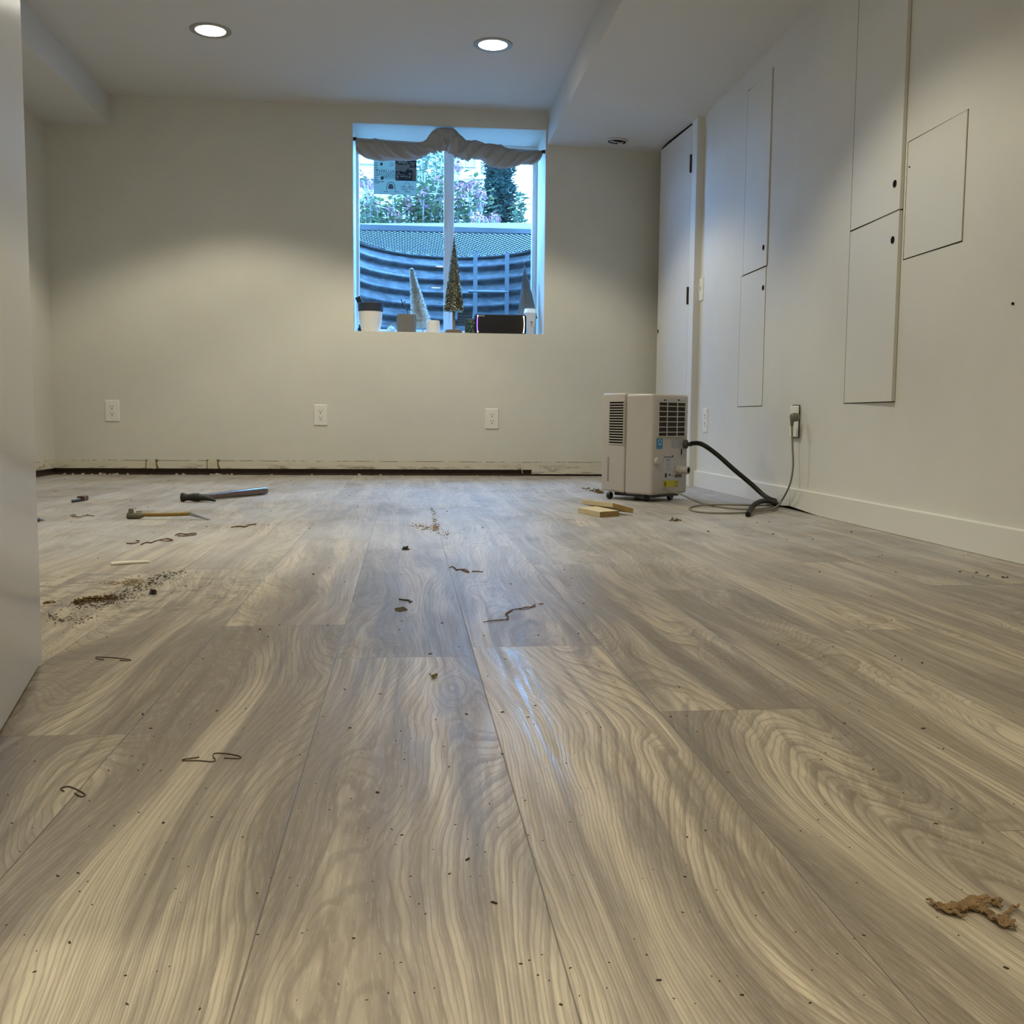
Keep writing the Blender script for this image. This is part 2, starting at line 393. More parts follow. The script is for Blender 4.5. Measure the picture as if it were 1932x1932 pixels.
# ------------------------------------------------------------------ access panels on the right wall
def panel(name_label, y0, y1, z0, z1, proud, hole=None, open_top=False):
    t = thing('access_panel', name_label, 'access panel', (XR, (y0+y1)/2, z0), group='white access panels in the right wall', world=True)
    g = .0028
    MB().box((XR-.0006, y0-.0008, z0-g), (XR+.001, y1+.0042, z1+g)).build('reveal_gap', M_BLACK, t)
    MB().hexa([(XR-proud, y0, z0), (XR+.001, y0, z0), (XR+.001, y1, z0), (XR-.0012, y1, z0)], [(XR-proud, y0, z1), (XR+.001, y0, z1), (XR+.001, y1, z1), (XR-.0012, y1, z1)]).build('panel_board', M_PANEL, t)
    if hole:
        hx = proud+(.0012-proud)*(hole[0]-y0)/(y1-y0)+.0006
        MB().lathe([(.0115, 0), (.0115, .0012)], 24, Matrix.Translation((XR-hx, hole[0], hole[1])) @ Matrix.Rotation(-PI/2, 4, 'Y')
                   ).build('finger_hole', M_BLACK, t)
    return t
panel('tall white upper access panel, farther pair, black finger hole near its lower near corner', 4.2510, 4.567, .9955, 1.795, .006, (4.2917, 1.0744))
panel('white lower access panel of the farther pair, bottom edge level with the nearer pair', 4.264, 4.588, .4085, .9905, .0025, (4.2895, .9064))
panel('tall white upper access panel of the nearer pair, running up out of view', 3.066, 3.438, .9935, 1.86, .012, (3.1044, 1.0759))
panel('white lower access panel of the nearer pair, above the plugged-in outlet side', 3.066, 3.438, .4085, .9885, .012, (3.1028, .9057))
panel('squarer white access panel beside the nearer pair, no finger hole', 2.715, 3.048, .8395, 1.185, .004)
# small marks on the wall
for nm, lb, (u, v), r in (('wall_anchor', 'small dark wall anchor sticking out at the far right of the right wall', (1912, 573), .004),
                          ('nail_hole', 'tiny dark screw hole in the squarer access panel', (1719, 315), .0022),
                          ('paint_nick', 'small grey nick high on the right wall, left of the farther upper panel', (1413, 171), .005)):
    p = at(u, v, 0, XR)
    o = MB().lathe([(r, 0), (r*.7, .004)], 10, Matrix.Translation((XR-.0005 if nm != 'nail_hole' else XR-.004, p.y, p.z)) @ Matrix.Rotation(-PI/2, 4, 'Y')).build(nm, M_BLACK if nm != 'paint_nick' else M_STEEL)
    tag(o, lb, 'mark')

# ------------------------------------------------------------------ outlets and switch
def outlet(label, p, side, group, lit=False):
    """local: x right, y out of the wall (toward the room), z up"""
    t = thing('wall_outlet', label, 'outlet', p, 0 if side == 'back' else -PI/2, group)
    s = -1
    hw, hh = .0405, .0615
    pl = MB()
    pl.hexa([(-hw, 0, -hh), (hw, 0, -hh), (hw, 0, hh), (-hw, 0, hh)][:4], [(-hw+.004, s*.006, -hh+.004), (hw-.004, s*.006, -hh+.004), (hw-.004, s*.006, hh-.004), (-hw+.004, s*.006, hh-.004)])
    pl.build('cover_plate', M_PLATE, t)
    for dz in (.0195, -.0195):
        r = MB().prism([(.0165*math.cos(a)*1.0, .0165*math.sin(a)) for a in [2*PI*k/24 for k in range(24)]], 0, .0015,
                       Matrix.Translation((0, s*.006, dz)) @ Matrix.Rotation(PI/2, 4, 'X'))
        rc = r.build('receptacle', M_PLATE, t)
        q = MB()
        q.box((-.008, s*.0082, dz+.002), (-.0055, s*.007, dz+.010)); q.box((.0055, s*.0082, dz+.002), (.008, s*.007, dz+.010))
        q.lathe([(.003, 0), (.003, .0015)], 12, Matrix.Translation((0, s*.0068, dz-.007)) @ Matrix.Rotation(PI/2, 4, 'X'))
        q.build('slots', M_BLACK, rc)
    return t
for (u, v), lb in (((212, 775), 'white double outlet on the back wall nearest the left corner'),
                   ((605, 783), 'white double outlet on the back wall, left of the window edge'),
                   ((928, 790), 'white double outlet on the back wall below the window')):
    outlet(lb, at(u, v, 1, D), 'back', 'white double outlets along the back wall')
outlet('white double outlet on the right wall just right of the closet door casing', at(1332, 793, 0, XR), 'right', 'white double outlets on the right wall')
p5 = Vector((XR-.008, 3.869, .343))
t5 = outlet('white outlet with the grey plug in it, standing proud of the right wall', p5, 'right', 'white double outlets on the right wall')
MB().box((-.030, -.0004, -.064), (.030, .008, .064)).build('box_edge', M_BLACK, t5)
t = thing('light_switch', 'white light switch plate beside the closet door casing', 'switch', at(1322, 547, 0, XR), -PI/2)
MB().hexa([(-.06, 0, -.0585), (.06, 0, -.0585), (.06, 0, .0585), (-.06, 0, .0585)], [(-.056, -.007, -.0545), (.056, -.007, -.0545), (.056, -.007, .0545), (-.056, -.007, .0545)]).build('cover_plate', M_PLATE, t)
for dx in (-.023, .023):
    MB().box((dx-.005, -.016, -.004), (dx+.005, -.006, .012)).build('toggle', M_PLATE, t)

# ------------------------------------------------------------------ ceiling lights
M_LENS = mat('lamp_lens', (1, 1, 1), .5, emit=(1, .95, .85), estr=LAMP_LENS)
M_RING = mat('ring_satin', (.34, .34, .33), .4, metal=.3)
def downlight(label, x, y, group='round recessed ceiling lights'):
    t = thing('ceiling_light', label, 'ceiling light', (x, y, ZC), group=group)
    MB().lathe([(.095, 0), (.095, -.003), (.090, -.006), (.070, -.004), (.067, .0)], 48, cap=False).build('trim_ring', M_RING, t, smooth=True)
    MB().lathe([(.0675, -.0005), (.066, -.004), (.05, -.0050), (.0, -.0055)], 48).build('lens', M_LENS, t, smooth=True)
    l = bpy.data.lights.new('lamp', 'SPOT'); l.energy = LAMP_W; l.color = LAMP_COLOR; l.spot_size = math.radians(116); l.spot_blend = .32
    l.shadow_soft_size = .06
    o = bpy.data.objects.new('lamp', l); COL.objects.link(o); o.parent = t; o.location = (0, 0, -.02)
    return t
downlight('round recessed ceiling light on the left, nearer the left soffit', -.9016, 5.081)
downlight('round recessed ceiling light above and left of the right soffit, before the window', .4188, 5.095)
for y, row in ((2.9, 'second'), (.7, 'third'), (-1.3, 'last')):
    for x, sd_ in ((-.90, 'left'), (.42, 'right')): downlight('round recessed ceiling light, %s one of the %s row from the window' % (sd_, row), x, y)

# wiring hole in the soffit
pv = at(1164, 265.5, 2, 1.9262)
t = thing('wiring_hole', 'open round hole with loose wires in the right soffit near the closet door', 'hole', (pv.x, pv.y, pv.z-.0015))
t.rotation_euler = (.03, .058, 0)
MB().lathe([(.055, -.0045), (.055, .003)], 40).build('dark_opening', M_BLACK, t)
MB().lathe([(.060, .002), (.060, -.005), (.053, -.006), (.053, .002)], 40, cap=False).build('hole_rim', M_CEIL, t, smooth=True)
q = MB(); q.tube(smooth_path([(-.04, -.01, -.003), (-.02, -.02, -.010), (0, .0, -.006), (.02, .01, -.012), (.035, -.01, -.004)]), .003, 6)
q.build('white_wire', M_PLATE, t, smooth=True)
q = MB(); q.tube(smooth_path([(-.045, .015, -.003), (-.03, .0, -.009), (-.012, .02, -.006), (.01, -.02, -.01), (.03, .02, -.004)]), .0025, 6)
q.build('grey_wire', M_STEEL, t, smooth=True)
# ------------------------------------------------------------------ window
wn = bpy.data.objects.new('window_1', None); COL.objects.link(wn); wn.location = (.26, D+.4, WB); struct(wn); wn['_w'] = 1
YG = D+.400
b = MB(); fl, fr = .018, .030
b.box((WL, D+.375, WB), (WL+fl, DE, WT)); b.box((WR-fr, D+.375, WB), (WR, DE, WT)); b.box((WL+fl, D+.375, WB), (WR-fr, DE, WB+.03)); b.box((WL+fl, D+.375, WT-.03), (WR-fr, DE, WT))
b.build('window_frame', M_VINYL, wn, bevel=.002)
ml, mr = .2417, .3014
b = MB(); b.box((ml-.004, D+.378, WB+.03), (ml+.03, D+.40, WT-.03)); b.box((WL+fl, D+.378, WB+.03), (ml, D+.40, WB+.045))
b.build('sash', M_VINYL, wn, bevel=.002)
b = MB(); b.box((ml+.018, D+.39, WB+.03), (mr, D+.425, WT-.03)); b.box((mr, D+.39, WB+.03), (WR-fr, D+.425, WB+.042))
b.build('sash', M_VINYL, wn, bevel=.002)
MB().box((ml+.006, D+.370, 1.40), (ml+.016, D+.379, 1.50)).build('latch', M_VINYL, wn, bevel=.002)
def glass_mat():
    m = bpy.data.materials.new('window_glass'); m.use_nodes = True; nt = m.node_tree
    for n in list(nt.nodes):
        if n.type != 'OUTPUT_MATERIAL': nt.nodes.remove(n)
    out = nt.nodes['Material Output']; tr = nt.nodes.new('ShaderNodeBsdfTransparent'); tr.inputs[0].default_value = (.93, .97, .98, 1)
    gl = nt.nodes.new('ShaderNodeBsdfGlossy'); gl.inputs['Roughness'].default_value = .0
    fr = nt.nodes.new('ShaderNodeFresnel'); fr.inputs[0].default_value = 1.55; mx = nt.nodes.new('ShaderNodeMixShader')
    nt.links.new(fr.outputs[0], mx.inputs[0]); nt.links.new(tr.outputs[0], mx.inputs[1]); nt.links.new(gl.outputs[0], mx.inputs[2]); nt.links.new(mx.outputs[0], out.inputs[0])
    return m
M_GLASS = glass_mat()
b = MB().add([(WL+fl, YG, WB+.03), (ml, YG, WB+.03), (ml, YG, WT-.03), (WL+fl, YG, WT-.03)], [(0, 1, 2, 3)]); b.build('pane', M_GLASS, wn)
b = MB().add([(mr, YG+.014, WB+.03), (WR-fr, YG+.014, WB+.03), (WR-fr, YG+.014, WT-.03), (mr, YG+.014, WT-.03)], [(0, 1, 2, 3)]); b.build('pane', M_GLASS, wn)
# stickers on the glass, printed side facing outdoors
M_STK = mat('sticker_film', (.38, .52, .60), .5); M_STK.node_tree.nodes['Principled BSDF'].inputs['Transmission Weight'].default_value = 0
def film_mat(name, col, tr):
    m = bpy.data.materials.new(name); m.use_nodes = True; nt = m.node_tree
    for n in list(nt.nodes):
        if n.type != 'OUTPUT_MATERIAL': nt.nodes.remove(n)
    out = nt.nodes['Material Output']; a = nt.nodes.new('ShaderNodeBsdfTranslucent'); a.inputs[0].default_value = (*col, 1)
    d = nt.nodes.new('ShaderNodeBsdfDiffuse'); d.inputs[0].default_value = (*col, 1)
    mx = nt.nodes.new('ShaderNodeMixShader'); mx.inputs[0].default_value = tr
    nt.links.new(d.outputs[0], mx.inputs[1]); nt.links.new(a.outputs[0], mx.inputs[2]); nt.links.new(mx.outputs[0], out.inputs[0])
    return m
M_FILM = film_mat('paper_film', (.36, .40, .36), .6)
M_INK = mat('ink_blue', (.012, .018, .025), .6)
M_INK2 = mat('ink_pale', (.09, .11, .12), .6)
YS = YG-.0012
s0 = at(705, 366, 1, YS); s1 = at(786, 302, 1, YS)
t = thing('window_sticker', 'pale blue printed sticker sheet on the left pane, lettering seen backwards', 'sticker', (s0.x, YS, s0.z), world=True)
MB().box((s0.x, YS, s0.z), (s1.x, YS+.0006, s1.z)).build('sheet', M_FILM, t)
mirror = lambda x, z: Matrix.Translation((x, YS-.0006, z)) @ Matrix.Rotation(PI/2, 4, 'X') @ Matrix.Scale(-1, 4, (1, 0, 0))
def px(u, v, Y=YS): return at(u, v, 1, Y)
for body, (u, v), size in (('ALLIANT', (727, 323.5), .030), ('WINDOW', (729, 330), .024), ('SYSTEM', (734, 335.5), .024)):
    p = px(u, v); text('lettering', body, size, mirror(p.x, p.z), M_INK, t)
q = MB()
def strip(q, u0, v0, u1, v1, Y=YS, th=.0005):
    a = px(u0, v1, Y); c = px(u1, v0, Y); q.box((a.x, Y-th, a.z), (c.x, Y, c.z))
for k in range(8): strip(q, 706, 307+k*4.5, 713 if k % 2 else 712, 308.4+k*4.5)
strip(q, 707, 342, 725, 343); strip(q, 707, 344.5, 716, 345.5)
for a in ((757, 352, 765, 353), (757, 356, 763, 356.8), (770, 352, 779, 353), (772, 356, 781, 357), (762, 358, 769, 359), (764, 361.5, 774, 362.5), (724, 361, 732, 362), (744, 361.5, 752, 362.5)): strip(q, *a)
q.build('fine_print', M_INK2, t)
q = MB(); c = px(737.5, 352)
ring = [(c.x+.045*sx, c.z+dz) for sx, dz in ((-.62, -.022), (-.5, .012), (-.28, .026), (.28, .026), (.5, .012), (.62, -.022))]
q.tube([(x, YS-.0008, z) for x, z in ring], .0022, 5); q.prism([(x*.62+c.x*.38, z*.62+c.z*.38) for x, z in ring], -.0008, 0, Matrix.Translation((0, YS, 0)) @ Matrix(((1,0,0,0),(0,0,1,0),(0,1,0,0),(0,0,0,1))))
c2 = px(768, 350); q.tube([(c2.x+.017*math.cos(a), YS-.0008, c2.z+.017*math.sin(a)) for a in [2*PI*k/20 for k in range(21)]], .0012, 5, cap=False)
c3 = px(738.8, 310.5); q.tube([(c3.x+.009*math.cos(a), YS-.0008, c3.z+.009*math.sin(a)) for a in [2*PI*k/20 for k in range(21)]], .0016, 5, cap=False)
q.build('diagram', M_INK2, t)
q = MB(); strip(q, 717.5, 307, 722, 312, th=.0008); c4 = px(721, 336); q.prism([(c4.x+.010*math.cos(a), c4.z+.011*math.sin(a)) for a in [2*PI*k/16 for k in range(16)]], -.0008, 0, Matrix.Translation((0, YS, 0)) @ Matrix(((1,0,0,0),(0,0,1,0),(0,1,0,0),(0,0,0,1)))); q.build('dark_mark', M_INK, t)
# black label over it
YB = YS-.0012
s2 = at(746, 340.5, 1, YB); s3 = at(785.5, 303, 1, YB)
t = thing('energy_label', 'black and white square label stuck over the right part of the pale sticker', 'label', (s2.x, YB, s2.z), world=True)
MB().box((s2.x, YB, s2.z), (s3.x, YB+.0005, s3.z)).build('label_card', mat('label_black', (.012, .015, .03), .5), t)
M_WH = film_mat('label_white', (.50, .50, .46), .6)
def lpoly(q, pts, Y): 
    P = [px(u, v, Y) for u, v in pts]; n = len(P)
    q.add([(p.x, Y-.0006, p.z) for p in P]+[(p.x, Y, p.z) for p in P], [tuple(range(n)), tuple(range(n, 2*n))[::-1]]+[(i, n+i, n+(i+1) % n, (i+1) % n) for i in range(n)])
q = MB(); lpoly(q, [(752, 304), (766, 304), (774, 313), (770, 318), (763, 325), (747, 318), (747, 310)], YB)
for a in ((773, 306.2, 784, 307.6), (774, 309.2, 783, 310.6), (776, 312.2, 782, 313.6), (747.8, 319.2, 755, 323), (749, 325, 754, 327.5), (771, 327, 776, 330), (748, 331.5, 752.5, 335), (755, 332, 764.5, 334), (766, 331, 768.5, 336), (771, 332, 774, 336), (748, 337, 752, 338.4), (747.6, 329, 764, 329.8)): strip(q, *a, Y=YB)
lpoly(q, [(771, 316), (784.5, 316), (784.5, 332), (780, 324), (776, 320), (771, 321)], YB)
q.build('label_print', M_WH, t)
q = MB(); strip(q, 750, 308.6, 761, 310.4, Y=YB-.0007); strip(q, 763, 309, 769, 310.6, Y=YB-.0007); q.build('blue_print', M_INK, t)
q = MB(); lpoly(q, [(778, 322), (780, 320), (785, 333), (785, 340), (778, 340)], YB-.0007); q.build('green_corner', mat('olive', (.12, .16, .12), .6), t)
# notice on the right pane, bottom
YN = YG+.010
t0 = at(863, 614.5, 1, YN); t1_ = at(891, 586, 1, YN)
t = thing('window_notice', 'blue outlined paper notice at the foot of the right pane behind the glitter tree', 'label', (t0.x, YN, t0.z), world=True)
MB().box((t0.x, YN, t0.z), (t1_.x, YN+.0006, t1_.z)).build('sheet', film_mat('notice_film', (.14, .155, .15), .5), t)
q = MB()
for a in ((863, 586, 864, 614.5), (890, 586, 891, 614.5), (863, 586, 891, 587), (863, 598, 891, 599), (863, 613.5, 891, 614.5), (865, 588, 869, 593), (872, 588, 888, 589), (872, 590.5, 888, 591.5), (872, 593, 888, 594), (865, 602, 880, 603), (865, 606, 876, 607), (865, 609, 884, 610)): strip(q, *a, Y=YN)
q.build('fine_print', M_INK, t)

# ------------------------------------------------------------------ valance cloth and rod
YR = D+.035
ra, rb = at(665, 262, 1, YR), at(1030, 286.5, 1, YR)
t = thing('tension_rod', 'black-ended tension rod spanning the top of the window recess', 'curtain rod', (ra.x, YR, ra.z), world=True)
MB().tube([(WL+.02, YR, ra.z), (WR-.02, YR, rb.z)], .007, 12).build('rod', M_STEEL, t, smooth=True)
for x, z, s in ((WL, ra.z, 1), (WR, rb.z, -1)):
    MB().tube([(x, YR, z), (x+s*.006, YR, z), (x+s*.022, YR, z)], [.011, .011, .008], 14).build('end_cap', M_BLK, t, smooth=True)
ST = [(138,236,320),(150,233,345),(200,236,372),(250,240,395),(290,222,405),(340,235,408),(400,246,409),(460,258,409),(520,264,409),(580,262,408),(640,258,402),(690,256,392),(720,240,362),(740,205,352),(765,170,348),(800,148,345),(850,137,328),(900,138,335),(940,140,362),(965,158,380),(1000,195,392),(1050,236,412),(1110,243,395),(1170,250,400),(1220,266,440),(1280,268,466),(1330,276,472),(1380,300,472),(1450,324,462),(1510,330,444),(1560,330,440),(1600,330,442),(1640,332,425),(1672,334,396),(1682,345,365)]
def interp(x):
    for a, c in zip(ST[:-1], ST[1:]):
        if a[0] <= x <= c[0]:
            t = (x-a[0])/(c[0]-a[0]); return a[1]+(c[1]-a[1])*t, a[2]+(c[2]-a[2])*t
rng = random.Random(3)
NX, NR = 200, 40
vs = []; fs = []
for i in range(NX+1):
    x = 138+(1682-138)*i/NX; tp, bt_ = interp(x)
    a = at(640+x/4.39, 210+tp/4.39, 1, D+.01); c = at(640+x/4.39, 210+bt_/4.39, 1, D+.01)
    cz = (a.z+c.z)/2; hz = (a.z-c.z)/2; cx = (a.x+c.x)/2
    dep = .022+.018*min(1, hz/.03)
    mid = math.exp(-((x-880)/150)**2)
    for k in range(NR):
        th = 2*PI*k/NR; s, cc = math.sin(th), math.cos(th)
        tw = (cx*38 - s*2.2) if x > 900 else (cx*30 + s*2.4)
        fold = .006*math.sin(tw+1.5*math.sin(cx*17))+.004*math.sin(tw*2.3+1)+.003*math.sin(tw*4.1+cx*9)
        fold += mid*(.008*math.sin(cx*150-s*3+math.sin(s*3)*1.2)*(.6-.4*s))
        ss = math.copysign(abs(s)**.8, s)
        sawx = cx
        fold += .007*(abs(math.sin(tw*.9+cx*6))-.6)
        y = D+.012 - cc*(dep + 1.5*fold*(1 if cc > -.2 else .3))
        z = cz + ss*hz + (fold*.25 if abs(s) > .8 else 0)
        # ragged lower hem in the middle
        if s < -.75 and 690 < x < 1120: z += .006*math.sin(x*.11)+.004*math.sin(x*.31)
        vs.append((sawx, min(y, D+.06), z))
for i in range(NX):
    for k in range(NR):
        j = (k+1) % NR; fs.append((i*NR+k, (i+1)*NR+k, (i+1)*NR+j, i*NR+j))
fs.append(tuple(range(NR))); fs.append(tuple(NX*NR+k for k in range(NR))[::-1])
def cloth_mat():
    m = mat('valance_cloth', (.42, .425, .43), .9, spec=.1); N = NT(m)
    tc = N.n('TexCoord').outputs['Object']; N.bump(N.noise(tc, 45, 4, .6), .35, .004)
    tr = N.n('BsdfTranslucent'); tr.inputs[0].default_value = (.35, .32, .31, 1)
    mx = N.n('MixShader'); mx.inputs[0].default_value = .12
    out = N.t.nodes['Material Output']; N.L(N.b.outputs[0], mx.inputs[1]); N.L(tr.outputs[0], mx.inputs[2]); N.L(mx.outputs[0], out.inputs[0])
    return m
M_CLOTH = cloth_mat()
o = MB().add(vs, fs).build('curtain_valance', M_CLOTH)
for p in o.data.polygons: p.use_smooth = True
tag(o, 'bunched off-white cloth valance twisted over the rod across the top of the window', 'curtain')
# ------------------------------------------------------------------ things on the window sill
SZ = WB
M_WPOT = mat('white_ceramic', (.78, .76, .72), .35)
M_NAVY = mat('dark_navy_rim', (.025, .03, .045), .45)
t = thing('plant_pot', 'white tapered pot with a dark navy upper band, left end of the window sill', 'pot', (-.206, D+.09, SZ))
MB().lathe([(.050, 0), (.053, .002), (.066, .06), (.070, .121)], 40).build('pot_body', M_WPOT, t, smooth=True)
MB().lathe([(.070, .121), (.073, .123), (.0755, .172), (.072, .173), (.066, .15)], 40, cap=False).build('rim_band', M_NAVY, t, smooth=True)
MB().lathe([(.066, .12), (.066, .15)], 32).build('soil', M_BLK, t)
t = thing('phone', 'black phone-like slab leaning out of the white and navy pot', 'phone', (-.262, D+.085, SZ+.165))
MB().box((-.016, -.005, -.012), (.016, .005, .047), Matrix.Rotation(-.45, 4, 'Y')).build('slab', M_BLK, t, bevel=.004)
t = thing('small_bottle', 'short black bottle stub behind the white and navy pot', 'bottle', (-.272, D+.20, SZ))
MB().lathe([(.014, 0), (.014, .035), (.009, .04), (.009, .055)], 16).build('bottle_body', M_BLK, t, smooth=True)
# ribbed grey pot with dead stem
t = thing('ribbed_planter', 'grey vertically ribbed planter holding a dried-out stem', 'planter', (.006, D+.085, SZ))
n = 96; b = MB(); prof = [(.050, 0), (.055, .006), (.058, .05), (.058, .100), (.056, .108), (.050, .108), (.050, .09)]
vs = []; fs = []
for r, z in prof:
    for i in range(n):
        a = 2*PI*i/n; rr = r*(1+(.022 if i % 4 < 2 else -.01)*(1 if r > .0505 else 0)); vs.append((rr*math.cos(a), rr*math.sin(a), z))
for k in range(len(prof)-1):
    for i in range(n): j = (i+1) % n; fs.append((k*n+i, k*n+j, (k+1)*n+j, (k+1)*n+i))
fs.append(tuple(range(n))[::-1]); fs.append(tuple((len(prof)-1)*n+i for i in range(n)))
b.add(vs, fs).build('pot_body', mat('grey_concrete', (.17, .165, .15), .8, bump=.2), t)
t2 = thing('dried_plant', 'dark shrivelled plant stem standing in the ribbed planter', 'plant', (.006, D+.085, SZ+.09))
q = MB(); q.tube(smooth_path([(.010, 0, 0), (.008, 0, .03), (-.002, 0, .052), (-.018, 0, .078), (-.028, 0, .098)]), .0028, 7); q.build('stem', M_BLK, t2, smooth=True)
q = MB()
for (x, z, a, l) in ((-.026, .098, 2.2, .014), (-.012, .080, -1.2, .035), (-.03, .085, -1.0, .02), (.002, .055, -.9, .02), (-.02, .09, .3, .018)):
    d = Vector((math.cos(a), 0, math.sin(a))); nn = Vector((-d.z, .5, d.x)).normalized()*.005
    P = Vector((x, 0, z)); q.add([P-nn*.3, P+d*l*.5-nn, P+d*l, P+d*l*.5+nn], [(0, 1, 2, 3)])
q.build('shrivelled_leaves', M_BLK, t2)
# plain cup
t = thing('ceramic_cup', 'small plain white cup upside down between the ribbed planter and the glitter tree', 'cup', (.166, D+.08, SZ))
MB().lathe([(.043, 0), (.0435, .004), (.040, .04), (.0375, .072), (.036, .075), (.0, .0755)], 36).build('cup_body', M_WPOT, t, smooth=True)
# small round things behind
t = thing('glass_ornament', 'small round pale glass ball behind the ribbed planter', 'ornament', (-.088, D+.22, SZ))
MB().lathe([(.001, 0), (.018, .004), (.026, .018), (.026, .03), (.018, .044), (.006, .05), (.006, .056)], 24).build('ball', mat('pale_glass', (.55, .68, .75), .2), t, smooth=True)
t = thing('wood_scrap', 'light brown sliver of wood lying on the pale glass ball', 'scrap', (-.086, D+.2, SZ+.060))
MB().box((-.022, -.004, -.003), (.024, .004, .003), Matrix.Rotation(-.35, 4, 'Y')).build('sliver', mat('tan_wood', (.35, .26, .17), .8), t)
# white bottle-brush tree, leaning
def brush_tree():
    apex = at(776, 505, 1, D+.24); foot = at(797, 622, 1, D+.22); foot.z = SZ+.03
    t = thing('bottle_brush_tree', 'leaning white bottle-brush Christmas tree behind the ribbed planter', 'Christmas tree', (foot.x, D+.22, SZ), world=True)
    ax = (apex-foot); L = ax.length; ax.normalize(); e1 = ax.cross(Vector((0, 1, 0))).normalized(); e2 = ax.cross(e1)
    q = MB(); rg = random.Random(8)
    for k in range(5200):
        h = rg.random()**.85; a = rg.random()*2*PI; r = (.054*(1-h)+.012)*rg.uniform(.75, 1.08)
        p = foot+ax*(L*(.02+.96*h)); d = (e1*math.cos(a)+e2*math.sin(a)+ax*.25)
        e = p+d*r; s = (e1*-math.sin(a)+e2*math.cos(a)+ax*rg.uniform(-1, 1)).normalized()*.0022
        q.add([p-s, p+s, e+s*.8, e-s*.8], [(0, 1, 2, 3)])
    q.build('bristles', film_mat('white_bristle', (.80, .80, .74), .5), t)
    MB().tube([foot-ax*.01, apex], .003, 8).build('wire_core', M_STEEL, t)
    MB().lathe([(.034, 0), (.034, .006), (.012, .014), (.010, .032)], 24, Matrix.Translation((foot.x+.012, D+.22, SZ))).build('base', M_WPOT, t, smooth=True)
brush_tree()
# glitter tree
M_GLIT = mat('gold_glitter', (.60, .57, .43), .35, metal=.8); M_GLIT2 = mat('dark_glitter', (.10, .11, .08), .5, metal=.3)
gt = at(857, 448, 1, D+.07); gx = at(856, 620, 1, D+.07).x
t = thing('glitter_tree', 'gold glitter cone Christmas tree on a wooden stem and round base', 'Christmas tree', (gx, D+.07, SZ))
H0, H1 = .131, gt.z-SZ
rg = random.Random(5); q = MB(); q2 = MB(); q3 = MB()
lean = gt.x-gx
for k in range(2600):
    h = 1-math.sqrt(rg.random()); z = H0+(H1-H0)*h; R = .0565*(1-h)+.002
    a = rg.random()*2*PI; s = rg.uniform(.0025, .0045)*(1-.4*h)
    P = Vector((lean*h+R*math.cos(a), R*math.sin(a), z)); n1 = Vector((rg.gauss(0, 1), rg.gauss(0, 1), rg.gauss(0, 1))).normalized()
    n2 = n1.cross(Vector((.2, .5, .9))).normalized()
    (q3 if rg.random() < .2 else (q if rg.random() < .55 else q2)).add([P-n1*s-n2*s, P+n1*s-n2*s, P+n1*s+n2*s, P-n1*s+n2*s], [(0, 1, 2, 3)])
q.build('gold_sequins', M_GLIT, t); q2.build('dark_sequins', M_GLIT2, t); q3.build('silver_sequins', mat('silver_glitter', (.9, .88, .8), .12, metal=1), t)
MB().lathe([(.0555, H0+.001), (.054, H0+.004), (.001, H1)], 40, Matrix.Translation((0, 0, 0)) @ Matrix(((1, 0, lean/(H1), 0), (0, 1, 0, 0), (0, 0, 1, 0), (0, 0, 0, 1)))).build('cone', M_GLIT2, t, smooth=True)
MB().lathe([(.0085, .02), (.008, H0+.01)], 16).build('stem', mat('grey_wood', (.25, .2, .15), .7), t, smooth=True)
MB().lathe([(.048, 0), (.050, .003), (.050, .017), (.047, .021)], 36).build('base', mat('bark_base', (.18, .12, .075), .7, bump=.4, bscale=80), t, smooth=True)
# patterned box
t = thing('patterned_box', 'small dark green patterned box left of the black speaker', 'box', (.392, D+.10, SZ))
MB().box((-.034, -.02, 0), (.034, .02, .090)).build('box_body', mat('dark_green_card', (.012, .04, .035), .5), t, bevel=.001)
rg = random.Random(2); q = MB()
for k in range(26):
    x, z = rg.uniform(-.028, .026), rg.uniform(.006, .082); q.box((x, -.0206, z), (x+rg.uniform(.004, .012), -.0198, z+rg.uniform(.0015, .004)))
q.build('printed_flecks', mat('pale_green', (.3, .45, .4), .6), t)
# speaker
sx0, sx1 = at(896, 600, 1, D+.045).x, at(993.5, 600, 1, D+.045).x
cxs = (sx0+sx1)/2; hl = (sx1-sx0)/2; SH = .118
t = thing('speaker', 'black wide portable speaker with glowing purple and white end rings', 'speaker', (cxs, D+.09, SZ))
def rrect(hx, z0, z1, r, n=5):
    pts = []
    for cx_, cz_, a0 in ((hx-r, z1-r, 0), (-hx+r, z1-r, PI/2), (-hx+r, z0+r, PI), (hx-r, z0+r, 1.5*PI)):
        for k in range(n+1):
            a = a0+PI/2*k/n; pts.append((cx_+r*math.cos(a), cz_+r*math.sin(a)))
    return pts
FX = Matrix(((1, 0, 0, 0), (0, 0, 1, 0), (0, 1, 0, 0), (0, 0, 0, 1)))
MB().prism(rrect(hl, .0, SH, .014), -.042, .042, FX).build('speaker_body', mat('speaker_mesh', (.006, .006, .007), .75, bump=.4, bscale=900), t, bevel=.008, seg=3)
for sxx, colr, nm in ((-1, (.25, .10, 1.0), 'purple ring'), (1, (1, .9, .7), 'white ring')):
    M = mat(nm.replace(' ', '_'), colr, .5, emit=colr, estr=2.2)
    q = MB(); X0 = sxx*(hl-.017)
    q.tube(smooth_path([(X0, -.0435, .012), (X0+sxx*.0025, -.044, .035), (X0+sxx*.0032, -.044, .059), (X0+sxx*.0025, -.044, .083), (X0, -.0435, .106)]), .0022, 8)
    o = q.build('light_ring', M, t, smooth=True); o['label'] = 'glowing '+nm
q = MB()
